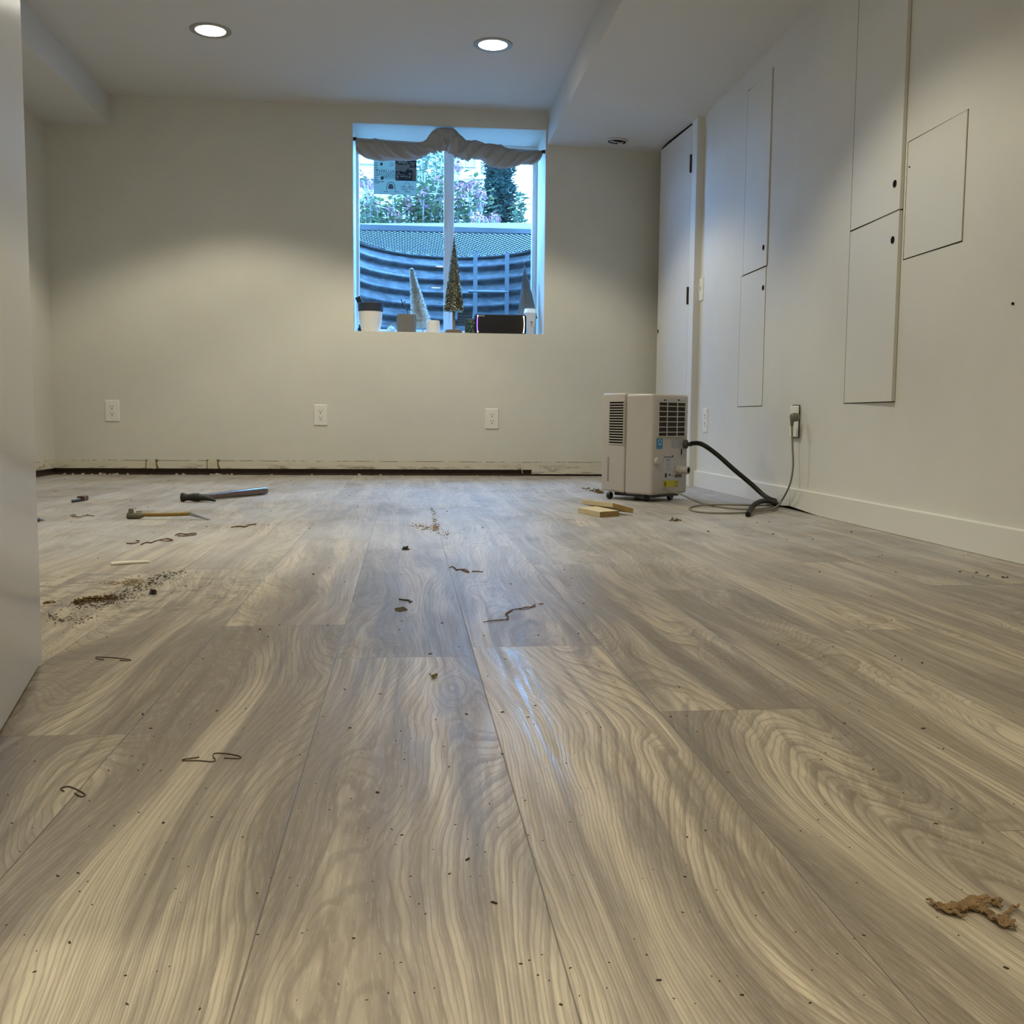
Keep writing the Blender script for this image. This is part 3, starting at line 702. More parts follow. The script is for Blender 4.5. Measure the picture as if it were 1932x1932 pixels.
for sxx in (-1, 1):
    for z in (.012, .106): q.lathe([(.0035, 0), (.0035, .002)], 12, Matrix.Translation((sxx*(hl-.0175), -.0455, z)) @ Matrix.Rotation(PI/2, 4, 'X'))
q.build('light_dots', mat('white_led', (1, 1, 1), .5, emit=(1, .95, .9), estr=3), t)
text('logo', 'SONY', .0105, Matrix.Translation((-hl+.043, -.0445, SH-.012)) @ Matrix.Rotation(PI/2, 4, 'X') @ Matrix.Scale(1.25, 4, (1, 0, 0)), mat('logo_white', (.7, .7, .7), .4), t, ext=.0006)
# coffee cup
ccx = at(1000.5, 600, 1, D+.17).x
t = thing('coffee_cup', 'white lidded takeaway coffee cup with a small red and brown logo, right of the speaker', 'cup', (ccx, D+.17, SZ))
ct = at(1000, 583, 1, D+.17).z-SZ
MB().lathe([(.025, 0), (.026, .003), (.0375, ct-.028)], 36).build('paper_cup', mat('cup_paper', (.72, .70, .68), .5), t, smooth=True)
MB().lathe([(.0375, ct-.029), (.041, ct-.029), (.041, ct-.021), (.038, ct-.018), (.036, ct-.004), (.033, ct), (.0, ct-.001)], 36).build('lid', mat('lid_white', (.85, .86, .86), .3), t, smooth=True)
q = MB(); z1 = .092; rr = lambda z: .026+(.0375-.026)*z/(ct-.028)
def oncup(a, z, e=.0007): r = rr(z)+e; return Vector((r*math.sin(a), -r*math.cos(a), z))
q.add([oncup(-.10, .083), oncup(.36, .081), oncup(.40, .077), oncup(.0, .079), oncup(-.12, .078)], [(0, 4, 3, 2, 1)]); q.tube([oncup(-.1, .086), oncup(.12, .085), oncup(.33, .080)], .0022, 6)
q.build('red_mark', mat('logo_red', (.30, .05, .02), .5), t)
q = MB(); q.tube([oncup(.13+.10*math.cos(a), .067+.0042*math.sin(a)) for a in [2*PI*k/16 for k in range(17)]], .0012, 6)
q.build('brown_ring', mat('logo_brown', (.25, .12, .06), .5), t)
q = MB(); q.tube([oncup(-.05, .076), oncup(-.05, .055), oncup(.0, .051), oncup(.26, .051), oncup(.32, .055), oncup(.32, .074)], .0007, 6); q.build('cup_outline', mat('logo_grey', (.3, .27, .25), .5), t)
# mesh cone tree leaning behind the cup
def cone_tree():
    ap = at(989.5, 497, 1, D+.27); rb_ = at(1013.5, 601, 1, D+.25); lb = at(976, 601, 1, D+.25)
    c = (rb_+lb)/2; c.z = rb_.z+.004
    t = thing('wire_mesh_tree', 'grey wire-mesh cone Christmas tree standing behind the coffee cup', 'Christmas tree', (c.x, D+.25, SZ), world=True)
    R = (rb_.x-lb.x)/2; N_ = 30; q = MB()
    def P(h, a):
        ctr = c.lerp(ap, h); return ctr+Vector((R*(1-h)*math.cos(a), R*(1-h)*math.sin(a), 0))
    for s in (1, -1):
        for k in range(N_):
            a0 = 2*PI*k/N_; q.tube([P(j/24*.985, a0+s*j/24*3.2) for j in range(25)], .0011, 4)
    q.build('wire_mesh', mat('grey_wire', (.16, .18, .18), .5, metal=.3), t)
    MB().lathe([(R, 0), (R+.001, .004), (R-.002, .006)], 36, Matrix.Translation(c-Vector((0, 0, .004)))).build('bottom_rim', M_BLK, t)
    MB().lathe([(R*.86, 0), (.001, ap.z-c.z-.02)], 24, Matrix.Translation(c) @ Matrix(((1, 0, (ap.x-c.x)/(ap.z-c.z), 0), (0, 1, (ap.y-c.y)/(ap.z-c.z), 0), (0, 0, 1, 0), (0, 0, 0, 1)))).build('inner_lining', mat('grey_lining', (.26, .27, .26), .8), t)
    MB().tube([(c.x, c.y, SZ+.005), (c.x, c.y, c.z)], .006, 10).build('stem', M_STEEL, t); MB().lathe([(.035, 0), (.035, .008)], 24, Matrix.Translation((c.x, c.y, SZ))).build('base', M_STEEL, t)
    q = MB(); q.tube(smooth_path([ap, ap+Vector((.012, 0, .03)), ap+Vector((.035, 0, .05))]), .0022, 5); q.tube(smooth_path([ap, ap+Vector((-.02, 0, .022)), ap+Vector((-.045, 0, .03))]), .0018, 5); q.build('top_twigs', mat('grey_twig', (.3, .33, .35), .7), t)
cone_tree()
# ------------------------------------------------------------------ outdoors
ZGR = 1.56; WCX, WA, WY0, WB_ = .33, .77, D+.45, 1.32
M_GALV = None
def galv():
    m = mat('galvanized_liner', (.34, .38, .42), .5, metal=.0, spec=.3); N = NT(m)
    tc = N.n('TexCoord').outputs['Object']; x, y, z = N.sep(tc)
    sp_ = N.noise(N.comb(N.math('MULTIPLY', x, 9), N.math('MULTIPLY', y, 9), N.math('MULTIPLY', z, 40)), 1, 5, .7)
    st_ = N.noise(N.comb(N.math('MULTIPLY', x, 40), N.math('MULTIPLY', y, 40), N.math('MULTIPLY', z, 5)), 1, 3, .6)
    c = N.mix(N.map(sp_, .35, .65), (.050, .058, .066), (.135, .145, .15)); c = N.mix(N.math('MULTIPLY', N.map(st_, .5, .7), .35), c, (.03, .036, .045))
    N.L(c, N.b.inputs['Base Color']); return m
M_GALV = galv()
t = thing('window_well', 'curved corrugated galvanized window well outside the window', 'window well', (WCX, WY0, .45), world=True)
vs = []; fs = []; NA, NZ = 64, 120; z0, z1 = .45, ZGR
for j in range(NZ+1):
    z = z0+(z1-z0)*j/NZ; ph = (z1-z)/.098*2*PI; off = .016*math.sin(ph)+.006*math.sin(2*ph+.8)
    for i in range(NA+1):
        a = PI*i/NA; vs.append((WCX-(WA+off)*math.cos(a), WY0+(WB_+off)*math.sin(a)**.85, z))
for j in range(NZ):
    for i in range(NA): a = j*(NA+1)+i; fs.append((a, a+1, a+NA+2, a+NA+1))
o = MB().add(vs, fs).build('liner', M_GALV, t, smooth=False)
for p in o.data.polygons: p.use_smooth = True
so = o.modifiers.new('solid', 'SOLIDIFY'); so.thickness = .004; so.offset = 1
rim = [(WCX-(WA-.006)*math.cos(PI*i/60), WY0+(WB_-.006)*math.sin(PI*i/60)**.85, ZGR+.002) for i in range(61)]
MB().tube(rim, .016, 10).build('rim_tube', mat('rim_metal', (.17, .19, .19), .45), t, smooth=True)
o = MB().box((WCX-.8, WY0, .44), (WCX+.8, WY0+1.3, .46)); struct(o.build('well_floor', mat('gravel', (.2, .19, .17), .9, bump=1, bscale=60)))
# grate: expanded metal in a flat frame
t = thing('well_grate', 'expanded steel mesh grate covering the window well', 'grate', (WCX, WY0, ZGR), world=True)
YB0 = D+.745
bl, br_ = at(600, 420.8, 2, 1.585), at(1080, 434.2, 2, 1.585); q = MB()
bz0, bz1 = at(600, 431.5, 1, bl.y).z, at(1080, 442.5, 1, br_.y).z
q.hexa([(bl.x, bl.y, bz0), (br_.x, br_.y, bz1), (br_.x, br_.y+.035, bz1), (bl.x, bl.y+.035, bz0)], [(bl.x, bl.y, 1.585), (br_.x, br_.y, 1.585), (br_.x, br_.y+.035, 1.585), (bl.x, bl.y+.035, 1.585)])

q.build('front_bar', mat('bar_paint', (.11, .125, .14), .5), t)
q = MB(); pitch = .0185; step = .034; K = int(2*WA/pitch)
for k in range(K):
    x = WCX-WA+pitch*(k+.5); s_ = 1-((x-WCX)/WA)**2
    if s_ <= .02: continue
    ymax = WY0+WB_*(math.sqrt(s_))**.85-.02
    y = YB0; j = 0; pts = []
    while y < ymax:
        pts.append((x+(pitch*.5 if (j+k) % 2 else -pitch*.5)*.98, y)); y += step; j += 1
    for (xa, ya), (xb, yb) in zip(pts[:-1], pts[1:]):
        h = .0029; q.add([(xa-h, ya, ZGR), (xa+h, ya, ZGR+.003), (xb+h, yb, ZGR+.003), (xb-h, yb, ZGR), (xa-h, ya, ZGR-.003), (xb-h, yb, ZGR-.003)], [(0, 1, 2, 3), (4, 5, 2, 1), (0, 3, 5, 4)])
q.build('mesh_panel', mat('mesh_steel', (.028, .034, .042), .6), t)
# ladder on the far side of the well
t = thing('escape_ladder', 'two-rail metal ladder fixed to the far side of the window well', 'ladder', (.5, WY0+1.2, .45), world=True)
YLd = WY0+1.06
la, lb2 = at(896.5, 540, 1, YLd), at(956, 540, 1, YLd)
ML = mat('ladder_metal', (.12, .135, .15), .5)
for x in (la.x, lb2.x): MB().box((x-.015, YLd-.02, .46), (x+.015, YLd, ZGR+.0)).build('rail', ML, t)
for v in (551, 620): 
    z = at(926, v, 1, YLd).z; MB().tube([(la.x-.05, YLd-.012, z), (lb2.x+.01, YLd-.012, z)], .011, 10).build('rung', ML, t, smooth=True)
# earth around the well
b = MB(); ztop = 1.50
for i in range(32):
    a0, a1 = PI*i/32, PI*(i+1)/32
    def e(a, k): return (WCX-(WA+.03)*k*math.cos(a), WY0+(WB_+.03)*k*math.sin(a)**.85) if k == 1 else (WCX-30*math.cos(a), WY0+30*math.sin(a))
    p0, p1, p2, p3 = e(a0, 1), e(a1, 1), e(a1, 2), e(a0, 2); b.add([(*p0, ztop), (*p1, ztop), (*p2, ztop), (*p3, ztop)], [(0, 1, 2, 3)])
struct(b.build('ground', mat('garden_soil', (.16, .13, .09), .95, bump=1, bscale=20, var=.4, vscale=3)))
# garden edging seen over the bar at the right
e0 = at(600, 421.5, 1, 8.6); e1_ = at(1100, 420, 1, 8.6)
o = MB().hexa([(e0.x, 8.6, 1.5), (e1_.x, 8.6, 1.5), (e1_.x, 8.8, 1.5), (e0.x, 8.8, 1.5)], [(e0.x, 8.6, e0.z), (e1_.x, 8.6, e1_.z), (e1_.x, 8.8, e1_.z), (e0.x, 8.8, e0.z)]).build('garden_edging', mat('pale_stone', (.20, .22, .21), .8))
tag(o, 'pale stone garden edging just beyond the grate bar', 'edging')
# neighbour house
hY = 15.0
h0 = at(560, 300, 1, hY); h1 = at(911, 300, 1, hY)
t = thing('neighbour_house', 'white-sided house beyond the shrubs, seen through the window', 'house', ((h0.x+h1.x)/2, hY, 1.5), world=True)
q = MB(); z = at(800, 341, 1, hY).z
while z < 7.5: q.hexa([(h0.x-4, hY-.03, z), (h1.x, hY-.03, z), (h1.x, hY+3, z), (h0.x-4, hY+3, z)], [(h0.x-4, hY, z+.198), (h1.x, hY, z+.198), (h1.x, hY+3, z+.198), (h0.x-4, hY+3, z+.198)]); z += .2
q.build('siding', mat('white_siding', (.30, .32, .31), .6), t)
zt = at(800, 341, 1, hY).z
MB().box((h0.x-4, hY+.02, zt-.12), (h1.x-.02, hY+3, zt)).build('shadow_band', mat('violet_band_shade', (.075, .065, .085), .8), t)  # violet shadow under the siding, painted as a dark band
MB().box((h0.x-4, hY, 1.4), (h1.x-.02, hY+3, zt-.12)).build('lower_wall', mat('pale_lower_wall', (.30, .32, .31), .8), t)
w0 = at(867, 334, 1, hY-.06); w1 = at(907, 240, 1, hY-.06)
fr_ = MB(); fr_.box((w0.x, hY-.08, w0.z), (w1.x, hY-.03, w0.z+.12)); fr_.box((w0.x+.001, hY-.09, w0.z+.035), (w0.x+.07, hY-.035, w1.z)); fr_.box((w1.x-.07, hY-.09, w0.z+.035), (w1.x-.001, hY-.035, w1.z)); fr_.box((w0.x-.05, hY-.1, w0.z-.06), (w1.x+.03, hY-.02, w0.z+.03))
f_ = fr_.build('house_window', mat('white_trim_out', (.34, .34, .33), .5), t)
MB().box((w0.x+.06, hY-.05, w0.z+.1), (w1.x-.06, hY-.032, w1.z)).build('blind', mat('grey_blind', (.10, .10, .12), .6), f_)
# plants
def leaf(q, P, size, rg, droop=.3):
    a = rg.random()*2*PI; d = Vector((math.cos(a), math.sin(a)*.8, rg.uniform(-droop, .6))).normalized()
    s = d.cross(Vector((0, 0, 1))).normalized(); n_ = s.cross(d)
    L, W = size, size*.30
    q.add([P, P+d*L*.4+s*W+n_*W*.3, P+d*L, P+d*L*.4-s*W+n_*W*.3, P+d*L*.5], [(0, 1, 4), (1, 2, 4), (0, 4, 3), (4, 2, 3)])
ML1 = [mat('leaf_green', (.085, .14, .065), .5), mat('leaf_bluegreen', (.12, .17, .11), .5), mat('leaf_yellowgreen', (.24, .25, .10), .5)]
MFL = [mat('flower_mauve', (.26, .105, .15), .8), mat('flower_pink', (.36, .16, .16), .8)]
MST = mat('shrub_stem', (.16, .14, .12), .8)
def hydrangea(label, u0, u1, Y, vtop, heads, seed, nleaf=520):
    rg = random.Random(seed); c = at((u0+u1)/2, 430, 1, Y)
    t = thing('hydrangea_shrub', label, 'shrub', (c.x, Y, 1.5), group='hydrangea shrubs beyond the window well', world=True)
    st_ = MB(); stems = []
    for (u, v) in heads+[(rg.uniform(u0, u1), rg.uniform(vtop+10, 410)) for _ in range(10)]:
        tip = at(u, v, 1, Y+rg.uniform(-.25, .25)); base = Vector((c.x+(tip.x-c.x)*.55, Y+rg.uniform(-.1, .1), 1.5))
        midp = base.lerp(tip, .55)+Vector((rg.uniform(-.06, .06), 0, .05)); path = smooth_path([base, midp, tip], 5); st_.tube(path, .007, 5); stems.append(path)
    st_.build('stems', MST, t)
    qs = [MB(), MB(), MB()]
    for k in range(nleaf):
        path = rg.choice(stems); P = rg.choice(path[5:])+Vector((rg.gauss(0, .07), rg.gauss(0, .07), rg.gauss(0, .05)))
        leaf(qs[rg.choice((0, 0, 1, 1, 2))], P, rg.uniform(.045, .095), rg)
    for k, q in enumerate(qs): q.build(('green_leaves', 'bluish_leaves', 'yellowing_leaves')[k], ML1[k], t)
    for k, (u, v) in enumerate(heads):
        q = MB(); ctr = at(u, v, 1, Y); R = rg.uniform(.045, .062)
        for m_ in range(170):
            d = Vector((rg.gauss(0, 1), rg.gauss(0, 1), rg.gauss(0, 1))).normalized(); P = ctr+Vector((d.x*R, d.y*R, d.z*R*1.15))*rg.uniform(.7, 1.05)
            a = d.cross(Vector((.3, .2, .9))).normalized()*.0085; bb = d.cross(a).normalized()*.0085
            q.add([P-a, P-bb, P+a, P+bb], [(0, 1, 2, 3)])
        q.build('flower_head', MFL[(k*7+seed) % 3 == 0], t)
hydrangea('left hydrangea with mauve heads under the window sticker', 676, 760, 9.2, 352, [(684, 340), (694, 350), (698, 376), (689, 388), (703, 384), (712, 396), (690, 398), (734, 398), (746, 406)], 1, 600)
hydrangea('middle hydrangea with mauve heads left of the window mullion', 750, 838, 9.4, 300, [(800, 366), (792, 372), (768, 380), (829, 340), (772, 392), (832, 366), (806, 395)], 2, 950)
hydrangea('right hydrangea with pink heads between the mullion and the evergreen', 850, 915, 9.3, 330, [(866, 356), (876, 348), (893, 344), (897, 354), (908, 368), (868, 374), (881, 362), (905, 382), (864, 314)], 3, 420)
hydrangea('low pink hydrangea heads at the foot of the evergreen', 895, 940, 9.0, 405, [(932, 414), (912, 418), (899, 412)], 4, 60)
t = thing('tall_shrub', 'tall pale-leaved shrub rising behind the middle hydrangea', 'shrub', (at(815, 430, 1, 10.3).x, 10.3, 1.5), world=True)
rg = random.Random(21); q = MB(); s_ = MB()
for k in range(26):
    u = rg.uniform(786, 850); tip = at(u, rg.uniform(225, 330), 1, 10.3+rg.uniform(-.3, .3)); base = Vector((at(815, 430, 1, 10.3).x+rg.uniform(-.2, .2), 10.3, 1.5)); pth = smooth_path([base, base.lerp(tip, .5)+Vector((rg.uniform(-.1, .1), 0, 0)), tip], 6); s_.tube(pth, .006, 4)
    for m_ in range(60): leaf(q, rg.choice(pth[3:])+Vector((rg.gauss(0, .05), rg.gauss(0, .05), rg.gauss(0, .05))), rg.uniform(.04, .075), rg)
s_.build('stems', MST, t); q.build('leaves', ML1[1], t)
# evergreen
def evergreen(label, u0, u1, vtop, Y, n_, seed, size, mt, shape):
    rg = random.Random(seed); c = at((u0+u1)/2, 430, 1, Y); Lx = at(u0, 400, 1, Y).x; Rx = at(u1, 400, 1, Y).x; zt = at((u0+u1)/2, vtop, 1, Y).z
    t = thing('evergreen_tree', label, 'tree', (c.x, Y, 1.5), world=True)
    MB().tube([(c.x, Y, 1.5), (c.x, Y, zt-.3)], [.05, .02], 8).build('trunk', MST, t)
    q = MB(); hw = (Rx-Lx)/2; cx_ = (Lx+Rx)/2
    for k in range(n_):
        h = rg.random(); r = shape(h)*hw*math.sqrt(rg.random())*(1+.12*math.sin(h*40+rg.random())); a = rg.random()*2*PI
        P = Vector((cx_+r*math.cos(a), Y+r*math.sin(a), 1.5+(zt-1.5)*h)); leaf(q, P, size*rg.uniform(.6, 1.2), rg, 0)
    q.build('foliage', mt, t); return t
ME = mat('evergreen_leaf', (.035, .065, .055), .6)
evergreen('dense dark blue-green evergreen at the right of the view outside', 904, 978, 250, 11.0, 9000, 7, .075, ME, lambda h: 1.0 if h < .5 else 1.0-(h-.5)*1.0)
evergreen('small leafy bush to the right of the dark evergreen', 966, 996, 368, 10.4, 420, 9, .09, ML1[1], lambda h: .45+.8*h*(1.2-h) if h > .2 else .6)

# ------------------------------------------------------------------ dehumidifier
KX, KY, KZ, AN = 1.017, 4.179, .030, math.radians(40)
t = thing('dehumidifier', 'white portable dehumidifier on casters with a black drain hose', 'dehumidifier', (KX, KY, 0), AN)
uW, vD = .261, .142; ZT = .452
M_DEH = mat('appliance_white', (.46, .425, .405), .38); M_DEH2 = mat('appliance_grey', (.40, .385, .37), .4)
MB().prism([(0, 0), (uW, 0), (uW, vD), (0, vD)], KZ, ZT).build('rear_shell', M_DEH, t, bevel=.012, seg=4)
ex, ey = .060, vD+.157
MB().prism([(-.003, vD+.001), (uW+.003, vD+.001), (uW-ex+.02, ey), (uW-ex-.01, ey+.012), (ex+.01, ey+.012), (ex-.02, ey)], KZ+.003, ZT+.005).build('front_shell', M_DEH, t, bevel=.010, seg=4)
Kp = Vector((KX, KY, 0)); uu = Vector((math.cos(AN), math.sin(AN), 0)); vv = Vector((-math.sin(AN), math.cos(AN), 0))
def back(u, v):          # point of the rear face under a pixel, in the machine's own axes
    p = at_plane(u, v, Kp, vv)-Kp; return p.dot(uu), p.z
# rear inlet grille
g0, gz1 = back(1240.5, 752.5); g1, _ = back(1294, 752.5); _, gz0 = back(1255, 826.5)
fr_ = MB().box((g0, -.0025, gz0), (g1, .001, gz1)).build('filter_frame', M_DEH2, t, bevel=.001, seg=1)
a0, za = back(1242.5, 759); a1, _ = back(1291.5, 759); _, zb_ = back(1242, 822.5)
MB().box((a0, -.0031, zb_), (a1, -.002, za)).build('filter_mesh', mat('filter_dark', (.016, .013, .011), .8), fr_)
q = MB(); W_ = a1-a0; H_ = za-zb_
for f in (.31, .70): q.box((a0+W_*f-.0022, -.0055, zb_), (a0+W_*f+.0022, -.003, za))
for z in [zb_+H_*(.11+.156*k) for k in range(6)]: q.box((a0, -.0055, z-.0018), (a1, -.003, z+.0018))
q.box((a0-.003, -.0055, zb_-.003), (a0, -.002, za+.003)); q.box((a1, -.0055, zb_-.003), (a1+.003, -.002, za+.003)); q.box((a0, -.0055, za), (a1, -.002, za+.003)); q.box((a0, -.0055, zb_-.003), (a1, -.002, zb_))
q.build('grille', M_DEH, fr_)
for u in (1254, 1280): x, z = back(u, 754.8); MB().box((x-.008, -.0035, z-.0022), (x+.008, -.0005, z+.0022)).build('clip_slot', M_BLACK, t)
def plate(name, u0, v0, u1, v1, m, th=.0008, label=None, par=None):
    x0, zt_ = back(u0, v0); x1, _ = back(u1, v0); _, zb2 = back(u0, v1)
    o = MB().box((x0, -.0005-th, zb2), (x1, .0005, zt_)).build(name, m, par or t)
    if label: o['label'] = label
    return o
M_LB = mat('label_blue', (.04, .19, .40), .5); M_LG = mat('label_grey', (.30, .33, .33), .5); M_LW = mat('label_silver', (.47, .48, .52), .5); M_LY = mat('label_yellow', (.50, .43, .01), .5); M_PR = mat('print_dark', (.03, .03, .03), .6); M_LP = mat('print_pale', (.55, .65, .75), .5)
lb_ = plate('rating_label', 1238.5, 827.5, 1249.8, 847, M_LB, label='blue label with a white star arc')
q = MB(); x, z = back(1244.3, 833); q.tube([(x+.010*math.cos(a), -.0016, z+.009*math.sin(a)-.001) for a in [PI*k/12 for k in range(-1, 14)]], .0011, 5); q.box((x-.009, -.002, z-.013), (x+.010, -.0012, z-.009)); q.build('star_print', M_LP, lb_)
lg_ = plate('warning_label', 1267, 829.5, 1283.5, 845, M_LG, label='grey label of fine print')
q = MB()
for k in range(5): x0, z = back(1269, 831.5+k*2.7); x1, _ = back(1282, 831); q.box((x0, -.0018, z-.0010), (x1, -.0012, z+.0010))
q.build('fine_print', M_LW, lg_)
lw_ = plate('specification_label', 1252.5, 858, 1270.5, 904, M_LW, label='silver label with maker name and small print')
x, z = back(1259, 862); text('maker_name', 'Perfecta', .0155, Matrix.Translation((x, -.0016, z)) @ Matrix.Rotation(PI/2, 4, 'X'), mat('name_violet', (.10, .08, .13), .5), lw_, ext=.0003)
q = MB(); x, z = back(1268, 861); q.lathe([(.006, 0), (.006, .0008)], 6, Matrix.Translation((x, -.0012, z)) @ Matrix.Rotation(PI/2, 4, 'X'))
x0, z = back(1256, 868); x1, _ = back(1264, 868); q.box((x0, -.0018, z-.0014), (x1, -.0012, z+.0014))
x0, z = back(1253.8, 893); x1, _ = back(1258, 893); _, zq = back(1254, 901); q.box((x0, -.0018, zq), (x1, -.0012, z)); x, z = back(1263, 896); q.lathe([(.006, 0), (.006, .0006)], 12, Matrix.Translation((x, -.0012, z)) @ Matrix.Rotation(PI/2, 4, 'X')); x0, z = back(1266.5, 898); x1, _ = back(1269, 898); q.box((x0, -.0018, z-.002), (x1, -.0012, z+.002))
q.build('dark_print', M_PR, lw_)
q = MB()
for k in range(9): x0, z = back(1255, 872+k*2.1); x1, _ = back(1266.5 - (k % 3)*1.2, 872); q.box((x0, -.0016, z-.0009), (x1, -.0011, z+.0009))
q.build('fine_print', M_LG, lw_)
ly_ = plate('tip_warning_label', 1251.5, 907.5, 1279.5, 919.5, M_LY, label='yellow warning label with dark print')
q = MB()
for u0, v0, u1, v1 in ((1272, 908.5, 1279, 909.3), (1272, 911, 1279, 911.8), (1274, 914, 1277.5, 915), (1271.5, 917, 1279, 917.8), (1253, 909, 1256, 917.5)): x0, z = back(u0, v0); x1, _ = back(u1, v0); _, zq = back(u0, v1); q.box((x0, -.0018, zq), (x1, -.0012, z))
q.build('dark_print', mat('olive_print', (.12, .10, .01), .6), ly_)
plate('serial_barcode', 1273, 895.5, 1286, 901, mat('barcode_grey', (.10, .095, .08), .6))
# knobs, spout, hose port
x, z = back(1239, 870.5); MB().lathe([(.0, .010), (.013, .010), (.017, .006), (.018, 0)][::-1], 28, Matrix.Translation((x, .001, z)) @ Matrix.Rotation(PI/2, 4, 'X')).build('drain_cap', M_DEH, t, smooth=True)
x, z = back(1283, 886.5); q = MB(); q.lathe([(.020, 0), (.019, .02), (.0165, .022), (.0165, .055), (.013, .055), (.013, .03)], 28, Matrix.Translation((x-.012, .006, z)) @ Matrix.Rotation(PI/2, 4, 'X') @ Matrix.Rotation(.12, 4, 'Y')); q.build('spout', M_DEH, t, smooth=True)
MB().lathe([(.0125, .048), (.0125, .053)], 24, Matrix.Translation((x-.012, .006, z)) @ Matrix.Rotation(PI/2, 4, 'X') @ Matrix.Rotation(.12, 4, 'Y')).build('spout_bore', M_BLACK, t)
x, z = back(1290, 838); xs_, zs_ = x, z
MB().prism(rrect(.014, -.062, .022, .012), -.002, .0015, Matrix.Translation((x-.002, 0, z)) @ FX).build('port_recess', M_DEH2, t)
MB().lathe([(.019, .0), (.019, .014), (.015, .018), (.009, .018), (.009, .032)], 24, Matrix.Translation((x, .0, z)) @ Matrix.Rotation(PI/2, 4, 'X') @ Matrix.Rotation(.45, 4, 'Y')).build('hose_coupling', mat('coupling_grey', (.06, .058, .05), .6), t, smooth=True)
x, z = back(1285.5, 852); MB().box((x-.003, -.003, z-.012), (x+.001, -.0005, z+.012)).build('strap_slot', M_BLACK, t)
# side louvres on the front shell's slanted side
A_ = Vector((-.003, vD+.001, 0)); B_ = Vector((ex-.02, ey, 0)); dS = (B_-A_).normalized(); nS = Vector((-dS.y, dS.x, 0))
Aw = Kp+uu*A_.x+vv*A_.y; nw = uu*nS.x+vv*nS.y; dw = uu*dS.x+vv*dS.y
def side(u, v): p = at_plane(u, v, Aw, nw)-Aw; return p.dot(dw), p.z
s_b, zt_ = side(1177.5, 758); s_e, _ = side(1151.5, 758); _, zb_ = side(1160, 836)
q = MB(); MS = Matrix.Translation(A_) @ Matrix(((dS.x, nS.x, 0, 0), (dS.y, nS.y, 0, 0), (0, 0, 1, 0), (0, 0, 0, 1)))
sl = MB().box((s_b-.002, -.001, zb_-.002), (s_e+.002, .0012, zt_+.002), MS).build('louvre_backing', M_BLACK, t)
n_s = 16; hh_ = (zt_-zb_)/(n_s-.42)
for k in range(n_s+1): z = zb_-.42*hh_+k*hh_; q.box((s_b-.003, .0005, z), (s_e+.003, .004, z+hh_*.40), MS)
q.box((s_b-.006, .0005, zb_-.004), (s_b-.001, .003, zt_+.004), MS); q.box((s_e+.001, .0005, zb_-.004), (s_e+.006, .003, zt_+.004), MS)
q.build('louvre_slats', M_DEH, sl)
sh_, z1_ = side(1147.5, 862); _, z2_ = side(1147.5, 908)
MB().box((sh_-.006, -.001, z2_), (sh_+.004, .0012, z1_), MS).build('bucket_grip', mat('grip_shadow', (.22, .20, .19), .6), t, bevel=.003)
# casters and base
for (x, y) in ((.02, .235), (.185, .035), (.045, .055), (.215, .235)):
    q = MB().lathe([(.0, -.008), (.014, -.008), (.0165, -.005), (.0165, .005), (.014, .008), (0, .008)], 24, Matrix.Translation((x, y, .0165)) @ Matrix.Rotation(PI/2, 4, 'X'))
    q.build('caster', M_BLK, t, smooth=True)
MB().box((.035, .02, .018), (.225, .22, .034)).build('base_tray', M_BLK, t)

# drain hose, power cord
M_HOSE = mat('black_rubber', (.006, .006, .006), .55, spec=.3); M_CORD = mat('grey_cord', (.20, .19, .155), .45)
start = Kp+uu*(xs_+.014)+vv*(-.027)+Vector((0, 0, zs_))
def fl(u, v, z): p = at(u, v, 2, z); return p
H = [start]
end1 = at(1455, 946, 0, 1.43)
def lerp_px(u, v, y): return at(u, v, 1, y)
H += [lerp_px(1308, 836.3, 4.255), lerp_px(1325, 838.5, 4.20), lerp_px(1352, 857, 4.17), lerp_px(1386, 887, 4.12), lerp_px(1416, 912, 4.08), lerp_px(1438, 932, 4.03)]
H += [fl(1452, 941.5, .035), fl(1466, 946, .018), fl(1466, 951, .012), fl(1452, 946, .030), fl(1436, 946, .036), fl(1424, 952, .03), fl(1416, 961, .018), fl(1411, 971, .009)]
hp = [p if p.x < 1.485 else Vector((1.485, p.y, p.z)) for p in smooth_path(H, 8)]
deh = t; DM = (Matrix.Translation(t.location) @ Matrix.Rotation(AN, 4, 'Z')).inverted()
o = MB().tube([DM @ p for p in hp], .0097, 14).build('drain_hose', M_HOSE, deh, smooth=True); o['label'] = 'black rubber drain hose'
r_ = .0036
cs = Kp+uu*back(1251.5, 922)[0]+vv*(-.004)+Vector((0, 0, back(1251.5, 922)[1]))
Z2P = lambda x, y: (1090+x/4.39, 720+y/4.39)
C = [cs, lerp_px(*Z2P(760, 906), 4.17), lerp_px(*Z2P(860, 935), 4.12), fl(*Z2P(950, 978), .022)]
for x, y, z in ((1050, 1013, .006), (1200, 1040, .004), (1380, 1056, .004), (1560, 1052, .004), (1640, 1030, .004), (1625, 1022, .006), (1500, 1024, .006), (1380, 1022, .010), (1200, 1019, .010), (1040, 1022, .008), (950, 1036, .004), (925, 1054, .004), (990, 1076, .004), (1160, 1088, .004), (1380, 1086, .006), (1500, 1070, .010), (1600, 1056, .010), (1650, 1034, .012)):
    p = fl(*Z2P(x, y), z); p.x = min(p.x, 1.488); C.append(p)
plug = Vector((XR-.045, 3.905, .365))
for x, y, xx in ((1690, 985, 1.475), (1735, 905, 1.472), (1768, 815, 1.472), (1784, 690, 1.472), (1780, 560, 1.468), (1776, 440, 1.466)): C.append(at(*Z2P(x, y), 0, xx))
